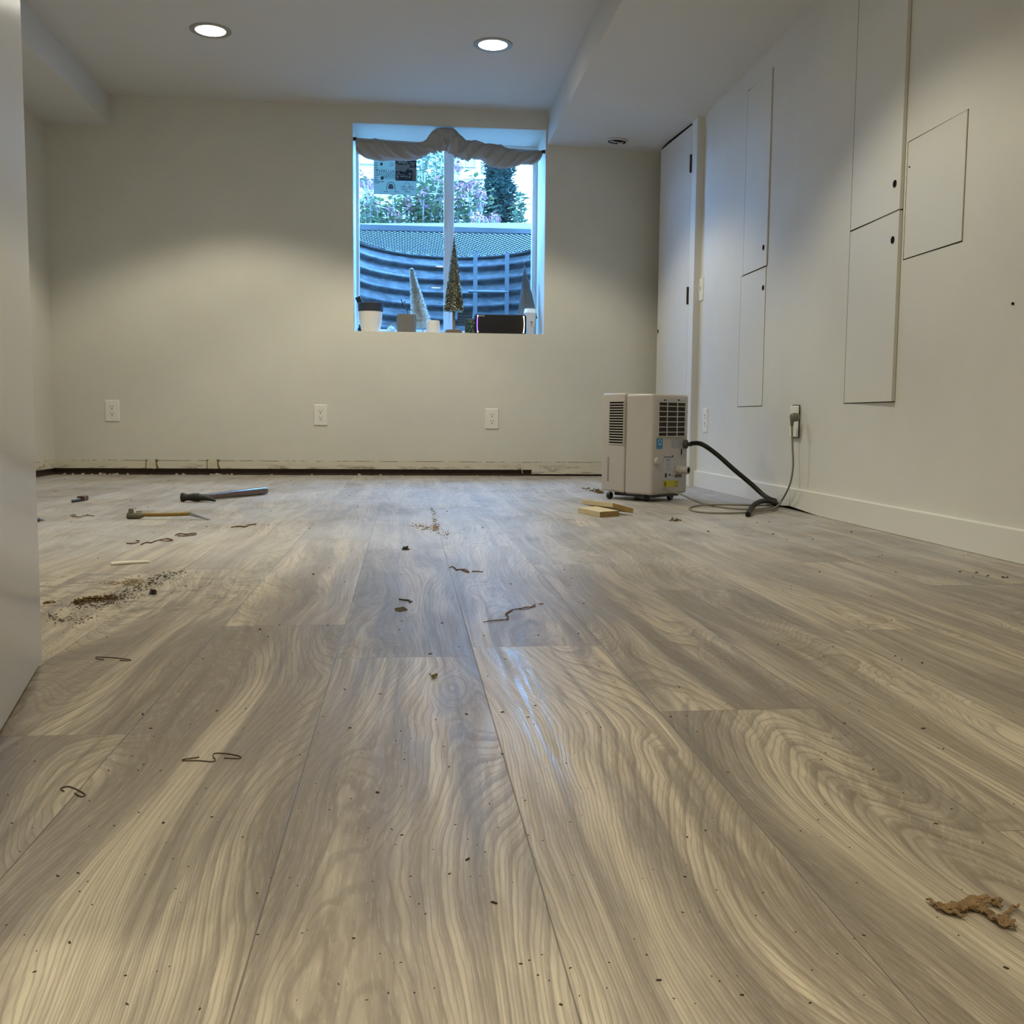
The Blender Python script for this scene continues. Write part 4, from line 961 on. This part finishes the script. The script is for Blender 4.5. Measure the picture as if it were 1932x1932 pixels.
pp = at(*Z2P(1774, 360), 0, 1.465); C.append(pp)
cord = MB().tube([DM @ p for p in smooth_path(C, 8)], r_, 10).build('power_cord', M_CORD, deh, smooth=True); cord['label'] = 'grey power cord'
M_PLUG = mat('grey_plug', (.15, .145, .12), .45)
q = MB(); PM = Matrix.Translation(pp); q.tube([PM @ Vector(c) for c in ((0, 0, -.004), (0, 0, .012), (.002, 0, .020))], [.006, .0075, .010], 14)
q.lathe([(.0, 0), (.012, .001), (.0165, .006), (.0165, .024), (.014, .031), (.0, .032)], 24, PM @ Matrix.Translation((-.008, -.004, .030)) @ Matrix.Rotation(PI/2, 4, 'Y'))
q.v = [tuple(DM @ Vector(c)) for c in q.v]; q.build('plug', M_PLUG, cord, smooth=True)
# ------------------------------------------------------------------ wood offcuts beside the dehumidifier
M_PINE = mat('pine', (.56, .47, .30), .7, bump=.3, bscale=50, var=.15, vscale=15); M_PINE2 = mat('pine_end', (.27, .17, .055), .8, bump=.4, bscale=80, var=.25, vscale=40)
def offcut(label, corners, z0, z1):
    n_ = len(corners)
    t = thing('wood_offcut', label, 'wood block', (*[sum(c[i] for c in corners)/n_ for i in (0, 1)], min(z0) if isinstance(z0, (list, tuple)) else z0), world=True, group='pine offcuts on the floor by the dehumidifier')
    z0l = z0 if isinstance(z0, (list, tuple)) else [z0]*4; z1l = z1 if isinstance(z1, (list, tuple)) else [z1]*4
    bot = [(c[0], c[1], z) for c, z in zip(corners, z0l)]; top = [(c[0], c[1], z) for c, z in zip(corners, z1l)]
    MB().hexa(bot, top).build('block', M_PINE, t, bevel=.001, seg=1)
    # sawn end grain on the near right end
    a, b_ = Vector(bot[1]), Vector(bot[2]); c_, d_ = Vector(top[2]), Vector(top[1]); n0 = ((b_-a).cross(d_-a)).normalized()*.0006
    MB().hexa([a-n0, b_-n0, b_+n0, a+n0], [d_-n0, c_-n0, c_+n0, d_+n0]).build('end_grain', M_PINE2, t)
w1 = at(1131.8, 976.6, 2, 0); w0_ = at(1090.5, 967.5, 2, 0); w2 = at(1168, 974, 2, 0)
w3 = w0_+(w2-w1)
offcut('lower pine offcut lying flat on the floor under the tilted one', [tuple(w0_), tuple(w1), tuple(w2), tuple(w3)], 0, .020)
q1 = at(1156, 957.8, 2, .025); q2 = at(1194.4, 968.4, 2, .010); q0 = at(1097.5, 950.4, 2, .0185); q3 = q0+(q2-q1)
zz = lambda p, zz_: zz_
offcut('upper pine offcut tilted across the lower one, sawn end facing the camera', [tuple(q0), tuple(q1), tuple(q2), tuple(q3)], [.0185, .025, .010, .0035], [.0355, .042, .027, .0205])

# ------------------------------------------------------------------ tools on the floor
def hammer():
    a = at(366, 947, 2, 0.0); e_ = at(502, 933, 2, 0); ang = math.atan2(e_.y-a.y, e_.x-a.x)
    t = thing('claw_hammer', 'old dark claw hammer with a brown wooden handle on the floor at the left', 'hammer', (a.x, a.y, 0), ang)
    L = math.hypot(e_.x-a.x, e_.y-a.y)
    M_IR = mat('dark_iron', (.022, .022, .018), .55, metal=.3)
    # head lies across: the face toward the left, claws toward the viewer
    q = MB(); R_ = Matrix.Rotation(-ang-.06, 4, 'Z')
    hd = [(-.050, .0175), (-.038, .0185), (-.034, .0145), (-.020, .013), (.0, .0165), (.02, .0165)]
    q.tube([R_ @ Vector((x, 0, .0185)) for x, r in hd], [r for x, r in hd], 16)
    q.tube([R_ @ Vector(p) for p in ((.02, 0, .0185), (.045, -.003, .0175), (.07, -.008, .012), (.088, -.014, .006))], [.0150, .011, .008, .004], 10)
    q.tube([R_ @ Vector(p) for p in ((.02, .004, .0185), (.04, .012, .0215), (.055, .022, .020))], [.0135, .009, .006], 10)
    q.build('head', M_IR, t, smooth=True)
    q = MB(); q.tube([(.01, 0, .017), (.05, 0, .0165), (.12, 0, .0155), (.2, 0, .0165), (L-.03, 0, .0185), (L-.005, 0, .018), (L, 0, .018)], [.011, .0115, .0125, .014, .017, .016, .010], 18)
    q.build('handle', mat('worn_walnut', (.085, .048, .032), .25, coat=.3, var=.3, vscale=30), t, smooth=True)
hammer()
def tack_hammer():
    a = at(252, 979, 2, 0); e_ = at(395, 981, 2, 0); ang = math.atan2(e_.y-a.y, e_.x-a.x); L = math.hypot(e_.x-a.x, e_.y-a.y)
    t = thing('pry_bar_hammer', 'small hammer-headed pry bar with a yellow shaft on the floor', 'pry bar', (a.x, a.y, 0), ang)
    M_BR = mat('tarnished_brass', (.14, .135, .09), .45, metal=.5)
    q = MB(); q.tube([(-.020, 0, .0105), (.018, 0, .0105), (.026, 0, .012), (.034, 0, .013)], [.0105, .0105, .009, .007], 14); q.lathe([(.0095, .012), (.0085, .022), (.0085, .030), (.007, .034)], 18, Matrix.Translation((-.008, 0, 0))); q.box((.012, -.004, .022), (.030, .004, .025), Matrix.Rotation(-.06, 4, 'Y'))
    q.build('head', M_BR, t, smooth=True)
    q = MB(); q.tube([(.026, 0, .0135), (.08, 0, .0145), (.14, 0, .0165), (L*.76, 0, .0195)], [.0062, .006, .006, .0058], 12); q.build('yellow_shaft', mat('amber_plastic', (.22, .135, .02), .35), t, smooth=True)
    q = MB(); x0 = L*.75; q.hexa([(x0, -.006, .0135), (x0, .006, .0135), (L, .009, 0), (L, -.009, 0)][::1], [(x0, -.006, .0245), (x0, .006, .0245), (L+.002, .009, .0015), (L+.002, -.009, .0015)])
    q.build('steel_blade', mat('bright_steel', (.35, .37, .42), .25, metal=1), t)
tack_hammer()
def folding_tool():
    a = at(134, 949, 2, 0); e_ = at(161, 942, 2, 0); ang = math.atan2(e_.y-a.y, e_.x-a.x); L = max(.06, math.hypot(e_.x-a.x, e_.y-a.y))
    a = at(133, 949, 2, 0); b_ = at(161, 944, 2, 0)
    t = thing('folding_tool', 'small dark red and black folded tool on the floor beyond the open door', 'tool', tuple(a), math.atan2(b_.y-a.y, b_.x-a.x))
    L = (b_-a).length
    MB().prism([(0, -.004), (L*.3, -.012), (L*.75, -.011), (L*.75, .010), (L*.2, .008)], .001, .010).build('blade_body', M_BLK, t, bevel=.001, seg=1)
    MB().box((L*.62, -.015, .001), (L, .013, .020)).build('red_handle', mat('dark_red', (.06, .014, .012), .4), t, bevel=.004)
    MB().box((L*.1, -.003, .010), (L*.68, .005, .0135)).build('steel_strip', M_STEEL, t)
    MB().tube([(L*.72, -.016, .003), (L*.72, -.0165, .018), (L*.72, .0, .0215)], .0012, 6).build('clip', M_STEEL, t)
folding_tool()
a = at(69, 985, 2, 0); b_ = at(84, 983, 2, 0)
t = thing('screwdriver_tip', 'black pointed tool end just beyond the edge of the open door', 'tool', (b_.x, b_.y, 0), math.atan2(b_.y-a.y, b_.x-a.x))
MB().tube([(0, 0, .003), (-.02, 0, .005), (-.028, 0, .007), (-.12, 0, .008)], [.001, .003, .007, .008], 10).build('tool_body', M_BLK, t, smooth=True)

# ------------------------------------------------------------------ small debris on the floor
def wire(name, label, pts, r, m, cat, k=5, group=None, z=None):
    P = [at(u, v, 2, (z or r)) for u, v in pts]
    for i, p in enumerate(P): p.z = r+(.0006 if i % 2 else 0)
    c = P[0].copy(); t = thing(name, label, cat, (c.x, c.y, 0), world=True, group=group)
    MB().tube(smooth_path(P, k), r, 6).build('strand', m, t, smooth=True); return t
M_RUST = mat('rusty_steel', (.07, .045, .03), .5, metal=.6)
gs = 'wide wire staples on the floor'
def staple(label, pts, r=.0006):
    P = [at(u, v, 2, r) for u, v in pts]; o = MB().tube(smooth_path(P, 4), r, 6).build('carton_staple', M_RUST, smooth=True); tag(o, label, 'staple', gs)
staple('straight wide staple lying nearest the open door', [(196, 1244.5), (182, 1242.5), (181, 1240), (186, 1239.5), (215, 1241), (243, 1244), (247, 1246), (240, 1246.5), (226, 1246)])
staple('open curled staple nearest the left edge of the picture', [(121, 1493), (115, 1489), (118, 1485.5), (130, 1484), (142, 1488), (157, 1496), (161, 1500), (154, 1503), (146, 1500), (141, 1496)])
staple('left one of two hooked staples lying end to end', [(376, 1428.5), (350, 1432), (344, 1433.5), (348, 1435), (375, 1435), (400, 1437), (406, 1434), (404, 1429)])
staple('right one of two hooked staples lying end to end', [(404, 1431), (402, 1424), (408, 1421), (430, 1422), (450, 1426), (455, 1429), (448, 1431), (423, 1430)])
# bark flake in the lower right
M_BARK = mat('bark', (.17, .10, .042), .85, bump=1, bscale=300, var=.75, vscale=120)
def flake(name, label, cat, strands, m, w=.0045, hgt=.004, group=None, seed=1):
    """strands: lists of pixels with widths; each a ragged ribbon with thickness"""
    rg = random.Random(seed); q = MB(); first = at(*strands[0][0][:2], 2, 0)
    for st_ in strands:
        P = []; Rr = []
        for (u, v, ww) in st_: P.append(at(u, v, 2, .002)); Rr.append(ww)
        SP = []; k = 6
        for i in range(len(P)-1):
            for j in range(k): f = j/k; SP.append((P[i].lerp(P[i+1], f), Rr[i]+(Rr[i+1]-Rr[i])*f))
        SP.append((P[-1], Rr[-1])); vs = []; fs = []; n_ = 10
        for i, (p, r) in enumerate(SP):
            tdir = (SP[min(i+1, len(SP)-1)][0]-SP[max(i-1, 0)][0]).normalized(); sd = Vector((-tdir.y, tdir.x, 0))
            lift = hgt*(.5+.5*math.sin(i*.9+seed))
            for m_ in range(n_):
                a = 2*PI*m_/n_; jr = r*rg.uniform(.72, 1.25)
                vs.append(p+sd*(jr*math.cos(a))+Vector((0, 0, max(-.0015, jr*.55*math.sin(a)+lift*.5))))
        for i in range(len(SP)-1):
            for m_ in range(n_): j = (m_+1) % n_; fs.append((i*n_+m_, i*n_+j, (i+1)*n_+j, (i+1)*n_+m_))
        fs.append(tuple(range(n_))[::-1]); fs.append(tuple((len(SP)-1)*n_+i for i in range(n_)))
        q.add(vs, fs)
    o = q.build(name, m); tag(o, label, cat, group); return o
flake('bark_flake', 'brown splintered bark flake in the lower right of the floor', 'bark piece',
      [[(1748, 1696, .0008), (1757, 1703, .0018), (1775, 1712, .0035), (1800, 1715, .0055), (1822, 1712, .0050), (1845, 1712, .0045), (1858, 1720, .003), (1872, 1730, .0028), (1890, 1743, .0032), (1912, 1750, .0025), (1919, 1752, .0012)],
       [(1765, 1711, .0016), (1785, 1720, .0022), (1805, 1725, .0022), (1824, 1731, .0010)],
       [(1820, 1704, .0030), (1840, 1696, .0030), (1862, 1695, .0022), (1878, 1702, .0024), (1888, 1700, .0022)],
       [(1820, 1712, .003), (1845, 1702, .003), (1868, 1705, .002), (1880, 1706, .002), (1892, 1713, .0008)],
       [(1890, 1740, .0020), (1900, 1724, .0015), (1912, 1713, .0014), (1923, 1711, .0009)],
       [(1885, 1727, .0016), (1900, 1738, .0022), (1916, 1742, .0016)]], M_BARK, seed=4)
M_FIB = mat('fibre_brown', (.11, .055, .03), .8, var=.5, vscale=200); M_FIB2 = mat('fibre_olive', (.10, .075, .025), .8, var=.5, vscale=200)
gf = 'frayed brown root fibres on the floor'
def fibre(label, paths, r, m=None, seed=1, nm='root_fibre', cat='fibre'):
    rg = random.Random(seed); q = MB()
    for path in paths:
        P = [at(u, v, 2, .0015) for u, v in path]
        for s in range(2):
            SP = smooth_path([p+Vector((rg.gauss(0, r*.8), rg.gauss(0, r*1.5), abs(rg.gauss(0, r*.5)))) for p in P], 4); q.tube(SP, [r*rg.uniform(.5, 1.1) for _ in SP], 5)
    o = q.build(nm, m or M_FIB); tag(o, label, cat, gf); return o
Zp = lambda x, y: (720+x/6.0375, 1050+y/6.0375)
fibre('long kinked brown fibre in the middle of the floor', [[Zp(1160, 745), Zp(1250, 735), Zp(1340, 725), Zp(1430, 712), Zp(1440, 680), Zp(1425, 660), Zp(1480, 610), Zp(1560, 595), Zp(1650, 580), Zp(1700, 575), Zp(1750, 552)], [Zp(1560, 600), Zp(1650, 598), Zp(1750, 575)]], .0009, seed=2)
fibre('short dark fibre right of the long kinked one', [[Zp(1800, 542), Zp(1840, 538)]], .0010, seed=12)
fibre('looped reddish fibre beyond the long kinked one', [[Zp(780, 125), Zp(800, 115), Zp(830, 130), Zp(850, 155), Zp(900, 145), Zp(960, 150), Zp(1000, 180)], [Zp(900, 145), Zp(950, 170), Zp(1000, 182)], [Zp(1030, 168), Zp(1090, 170), Zp(1155, 178)]], .0012, seed=3)
fibre('small olive curl near the middle of the floor', [[Zp(545, 1335), Zp(580, 1365), Zp(625, 1335), Zp(625, 1365), Zp(590, 1390), Zp(560, 1365)], [Zp(580, 1350), Zp(630, 1345)]], .0008, M_FIB2, 4, 'wood_curl', 'curl')
fibre('fat tan and dark sliver left of the long kinked fibre', [[Zp(160, 595), Zp(200, 600), Zp(240, 585), Zp(290, 605)], [Zp(160, 608), Zp(220, 612), Zp(290, 608)], [Zp(200, 590), Zp(240, 588), Zp(280, 600)]], .0013, M_FIB2, 5, 'wood_sliver', 'sliver')
fibre('broken row of black slivers behind the tan sliver', [[Zp(195, 485), Zp(225, 492)], [Zp(240, 495), Zp(310, 507)], [Zp(305, 520), Zp(345, 518)]], .0017, M_BLK, 6, 'wood_sliver', 'sliver')
Zq = lambda x, y: (80+x/7.431, 1000+y/7.431)
fibre('long curled reddish fibre left of the middle, before the pry bar', [[Zq(1180, 185), Zq(1250, 190), Zq(1330, 175), Zq(1350, 150), Zq(1320, 150)], [Zq(1390, 205), Zq(1450, 175), Zq(1520, 180), Zq(1590, 155), Zq(1680, 135), Zq(1760, 125), Zq(1815, 145), Zq(1740, 155), Zq(1650, 155)]], .0016, seed=7)
fibre('tangled reddish fibre just before the pry bar blade', [[(330, 1010), (340, 1007), (352, 1008), (367, 1006), (368, 1009), (350, 1011), (336, 1011)]], .0018, seed=8)
fibre('thin brown fibre between the hammer and the middle', [[(437, 995), (450, 993), (462, 994), (470, 991), (482, 989)]], .0020, seed=9)
fibre('thin pale fibre behind the pry bar, left side', [[(134, 973), (139, 971.5), (144, 974.5), (136, 975)], [(144, 974.5), (152, 975.5), (160, 973), (179, 973)]], .0020, mat('fibre_tan', (.22, .18, .12), .8), 10)
a = at(209, 1067, 2, .0); b_ = at(281, 1062, 2, 0)
o = MB().tube([a+Vector((0, 0, .004)), a.lerp(b_, .5)+Vector((0, .002, .004)), b_+Vector((0, 0, .003))], [.0042, .004, .003], 8).build('white_strip', mat('white_stick', (.68, .64, .58), .6), smooth=True); tag(o, 'short white stick on the floor at the left', 'stick')
def clump(name, label, cat, path, n_, m, seed, kind=None, sz=.004, h_=.004):
    """path: (pixel x, pixel y, spread in x, spread in y) stations; grains gather round them"""
    rg = random.Random(seed); q = MB(); wts = [p[2]*p[3] for p in path]
    for k in range(n_):
        i = rg.randrange(len(path)-1) if len(path) > 1 else 0; f = rg.random(); a_ = path[i]; b_ = path[min(i+1, len(path)-1)]
        u, v, su, sv = [a_[j]+(b_[j]-a_[j])*f for j in range(4)]; gu, gv = rg.gauss(0, 1), rg.gauss(0, 1)
        c = at(u+su*gu, v+sv*gv, 2, 0); near = math.exp(-(gu*gu+gv*gv)*.8)
        s = sz*rg.uniform(.35, 1.5)*(.6+.6*near); hz = h_*near*rg.random()
        P = Vector((c.x, c.y, hz+s*.35)); A = Vector((rg.gauss(0, 1), rg.gauss(0, 1), rg.gauss(0, .35))).normalized()*s*1.3; B = A.cross(Vector((rg.gauss(0, 1), rg.gauss(0, 1), rg.gauss(0, 1)))).normalized()*s*.45; Cc = A.cross(B).normalized()*s*.3
        q.add([P-A-B, P+A-B*.6, P+A*.8+B, P-A*.7+B*.8, P+Cc, P-Cc], [(0, 1, 4), (1, 2, 4), (2, 3, 4), (3, 0, 4), (1, 0, 5), (2, 1, 5), (3, 2, 5), (0, 3, 5)])
    q.v = [(x, y, max(z, .0001)) for x, y, z in q.v]
    o = q.build(name, m); tag(o, label, cat, kind=kind); return o
M_DIRT = mat('brown_dirt', (.12, .07, .025), .95, var=.5, vscale=300); M_DARKD = mat('dark_crumb', (.035, .026, .018), .9)
M_SAND = mat('tan_dirt', (.28, .18, .10), .95)
clump('rotted_wood_debris', 'mound of crumbled brown rotten wood on the floor near the open door', 'debris', [(142, 1140, 5, 1.5), (165, 1133, 9, 1.8), (190, 1132, 8, 1.2), (216, 1129, 5, .8)], 620, M_DIRT, 1, 'stuff', .0026, .007)
clump('rotted_wood_debris', 'smaller strip of crumbled brown wood right at the open door edge', 'debris', [(84, 1139, 3, .8), (100, 1137, 4, .7)], 90, M_DIRT, 2, 'stuff', .0022, .003)
clump('earth_lump', 'single dark brown lump beside the rotten wood mound', 'lump', [(289, 1120, 3.2, 1.2)], 70, M_DARKD, 3, None, .0035, .006)
clump('dark_crumbs', 'scatter of dark crumbs trailing away right of the rotten wood mound', 'crumbs', [(150, 1145, 25, 6), (205, 1136, 22, 4), (240, 1120, 18, 4), (268, 1108, 14, 5), (300, 1090, 14, 6), (345, 1078, 12, 4)], 620, M_DARKD, 4, 'stuff', .0020, .001)
clump('dark_flecks', 'dark flecks in front of the rotten wood mound by the open door', 'crumbs', [(90, 1160, 10, 5), (120, 1175, 25, 10), (170, 1165, 20, 6)], 160, M_DARKD, 14, 'stuff', .0016, .0005)
clump('tan_dust', 'pale tan dust heap behind the rotten wood mound', 'dirt', [(205, 1103, 14, 2.5), (255, 1095, 12, 4), (240, 1104, 14, 1)], 260, mat('tan_dust', (.30, .24, .16), .95), 15, 'stuff', .0022, .002)
clump('sawdust', 'tan dirt scattered on the floor below the window', 'dirt', [(780, 992, 10, 3), (815, 997, 8, 4), (825, 995, 4, 3)], 170, M_SAND, 5, 'stuff', .0032, .001)
clump('sawdust', 'second tan streak of dirt running toward the back wall', 'dirt', [(815, 960, 2, 2), (820, 980, 3, 4), (822, 1000, 5, 3), (845, 1010, 10, 3)], 120, M_SAND, 16, 'stuff', .003, .001)
clump('earth_lump', 'dark lump on the far middle of the floor', 'lump', [(765, 1037, 3, .8)], 60, M_DARKD, 6, None, .004, .006)
clump('wood_chips', 'brown wood chips on the floor left of the dehumidifier', 'chips', [(1105, 923, 5, 1), (1125, 927, 5, 1.2), (1133, 931, 4, 1)], 36, M_DIRT, 7, 'stuff', .010, .002)
clump('wood_chips', 'few brown chips on the floor in front of the cord loop', 'chips', [(1266, 982, 2, .6), (1280, 983, 4, 1)], 26, M_DIRT, 8, 'stuff', .006, .002)
clump('dark_crumbs', 'dark crumbs on the floor near the right baseboard', 'crumbs', [(1811, 1079, 6, 3), (1898, 1090, 6, 2)], 9, M_DARKD, 9, 'stuff', .0035, .001)
# plaster rubble along the gap under the back wall
rg = random.Random(31); M_PLAST = mat('plaster_crumb', (.55, .50, .40), .9); q = MB(); q2 = MB()
for k in range(110):
    x = rg.choice((rg.gauss(-1.08, .05), rg.gauss(-1.36, .07), rg.gauss(-1.75, .12), rg.uniform(-2, .7))); x = max(-1.98, min(.74, x)); s = rg.uniform(.0015, .008)
    P = Vector((x, D-rg.uniform(-.006, .012), s*.4)); (q if rg.random() < .45 else q2).prism([(P.x-s, P.y-s*.4), (P.x+s*rg.uniform(.4, 1), P.y-s*.5), (P.x+s, P.y+s*.4), (P.x-s*.5, P.y+s*.5)], 0, s*rg.uniform(.5, 1.6))
o = q.build('plaster_rubble', M_PLAST); tag(o, 'pale plaster crumbs along the rotten strip under the back wall', 'rubble', kind='stuff')
o = q2.build('rotten_wood_crumbs', M_DARKD); tag(o, 'dark rotten crumbs along the gap under the back wall', 'rubble', kind='stuff')
M_CRK = mat('stained_crack', (.17, .12, .075), .9)
for (u0, u1, lb) in ((276, 296, 'small torn drywall patch above the gap, nearest the left corner'), (391, 412, 'larger torn drywall patch above the gap, straight behind the hammer')):
    a = at(u0, 884, 1, D-.002); c = at(u1, 866.5, 1, D-.002)
    t = thing('torn_drywall_patch', lb, 'wall damage', (a.x, D, a.z), world=True, group='torn drywall patches along the old baseboard line')
    w_ = c.x-a.x; h0 = c.z-a.z; q = MB(); P = [(a.x, a.z), (a.x+w_*.45, a.z+.002), (a.x+w_*.8, a.z-.002), (c.x-.004, c.z-.012), (a.x+w_*.7, c.z-.003), (a.x+w_*.2, c.z-.001), (a.x+.002, c.z-.014)]
    q.prism(P, D-.0025, D+.002, FX); q.build('paper_patch', mat('torn_paper', (.62, .58, .46), .9, var=.2, vscale=60), t)
    q = MB(); q.prism([(c.x-.010, c.z), (c.x+.010, c.z-.003), (c.x+.004, c.z-.010), (c.x-.001, c.z-.022), (c.x+.010, a.z), (c.x-.001, a.z), (c.x-.006, c.z-.03), (c.x-.008, c.z-.008)], D-.003, D+.001, FX); q.build('crack', M_CRK, t)
    q = MB(); q.prism([(a.x-.003, a.z), (a.x+.002, a.z), (a.x+.001, c.z-.014), (a.x+.008, c.z), (a.x-.002, c.z-.003)], D-.003, D+.001, FX); q.build('crack', M_CRK, t)
t = thing('torn_paint_flap', 'curl of torn drywall paper hanging over the gap under the back wall', 'paint flap', (at(980, 885, 1, D).x, D, .03), world=True)
c0 = at(979, 880, 1, D-.004); c1 = at(986, 893, 1, D-.004); q = MB()
q.add([c0+Vector((-.012, 0, .008)), c0+Vector((.004, -.003, .014)), c0+Vector((.016, -.004, -.006)), c0+Vector((-.008, -.003, -.012))], [(0, 1, 2, 3)]); q.tube(smooth_path([c0+Vector((.012, -.003, -.004)), c0+Vector((.018, -.006, -.022)), c1]), .003, 6)
o = q.build('paper_curl', M_PLAST, t)
# crumbs and specks sprinkled over the whole floor
rg = random.Random(77); q = MB()
def crumb(x, y, s, q=q):
    a = rg.random()*PI; l = s*rg.uniform(.8, 2.2); d = Vector((math.cos(a), math.sin(a), 0)); n_ = Vector((-d.y, d.x, 0))
    P = Vector((x, y, 0)); q.hexa([P-d*l-n_*s*.6, P+d*l*.8-n_*s*.7, P+d*l+n_*s*.5, P-d*l*.7+n_*s*.6], [p+Vector((0, 0, s*.8)) for p in (P-d*l*.8-n_*s*.4, P+d*l*.6-n_*s*.5, P+d*l*.7+n_*s*.3, P-d*l*.5+n_*s*.4)])
for k in range(520):
    u, v = rg.uniform(0, 1932), 905+ (rg.random()**1.7)*1000
    if u < 90 and v < 1400: continue
    p = at(u, v, 2, 0)
    if p.x > XR-.03 or p.x < XL+.02 or p.y > D-.02: continue
    crumb(p.x, p.y, min(.0028, .00045+.00045*p.y*rg.random()**2*1.4))
for u, v, s in ((712, 1496, .0016), (308, 1553, .0014), (882, 1622, .0014), (932, 1704, .0014), (758, 1576, .0010), (1742, 1375, .0015), (1664, 1048, .002), (490, 1188, .002), (591, 1084, .003), (948, 1344, .0014), (880, 1348, .0014), (660, 1374, .0012), (1740, 1251, .0018), (1510, 1568, .0009), (1898, 1827, .0012), (131, 1779, .0012), (1243, 1850, .0010), (1400, 1878, .0010), (1058, 1896, .0010), (269, 1348, .0018), (350, 1106, .002), (1458, 1008, .003), (1606, 1004, .003), (1811, 1079, .0025), (1900, 1090, .003), (1336, 1003, .003), (834, 1176, .0015), (812, 1234, .0016)):
    p = at(u, v, 2, 0); crumb(p.x, p.y, s)
o = q.build('floor_crumbs', M_DARKD); tag(o, 'tiny dark crumbs sprinkled over the whole plank floor', 'crumbs', kind='stuff')
for o in bpy.data.objects:
    if '_w' in o: del o['_w']
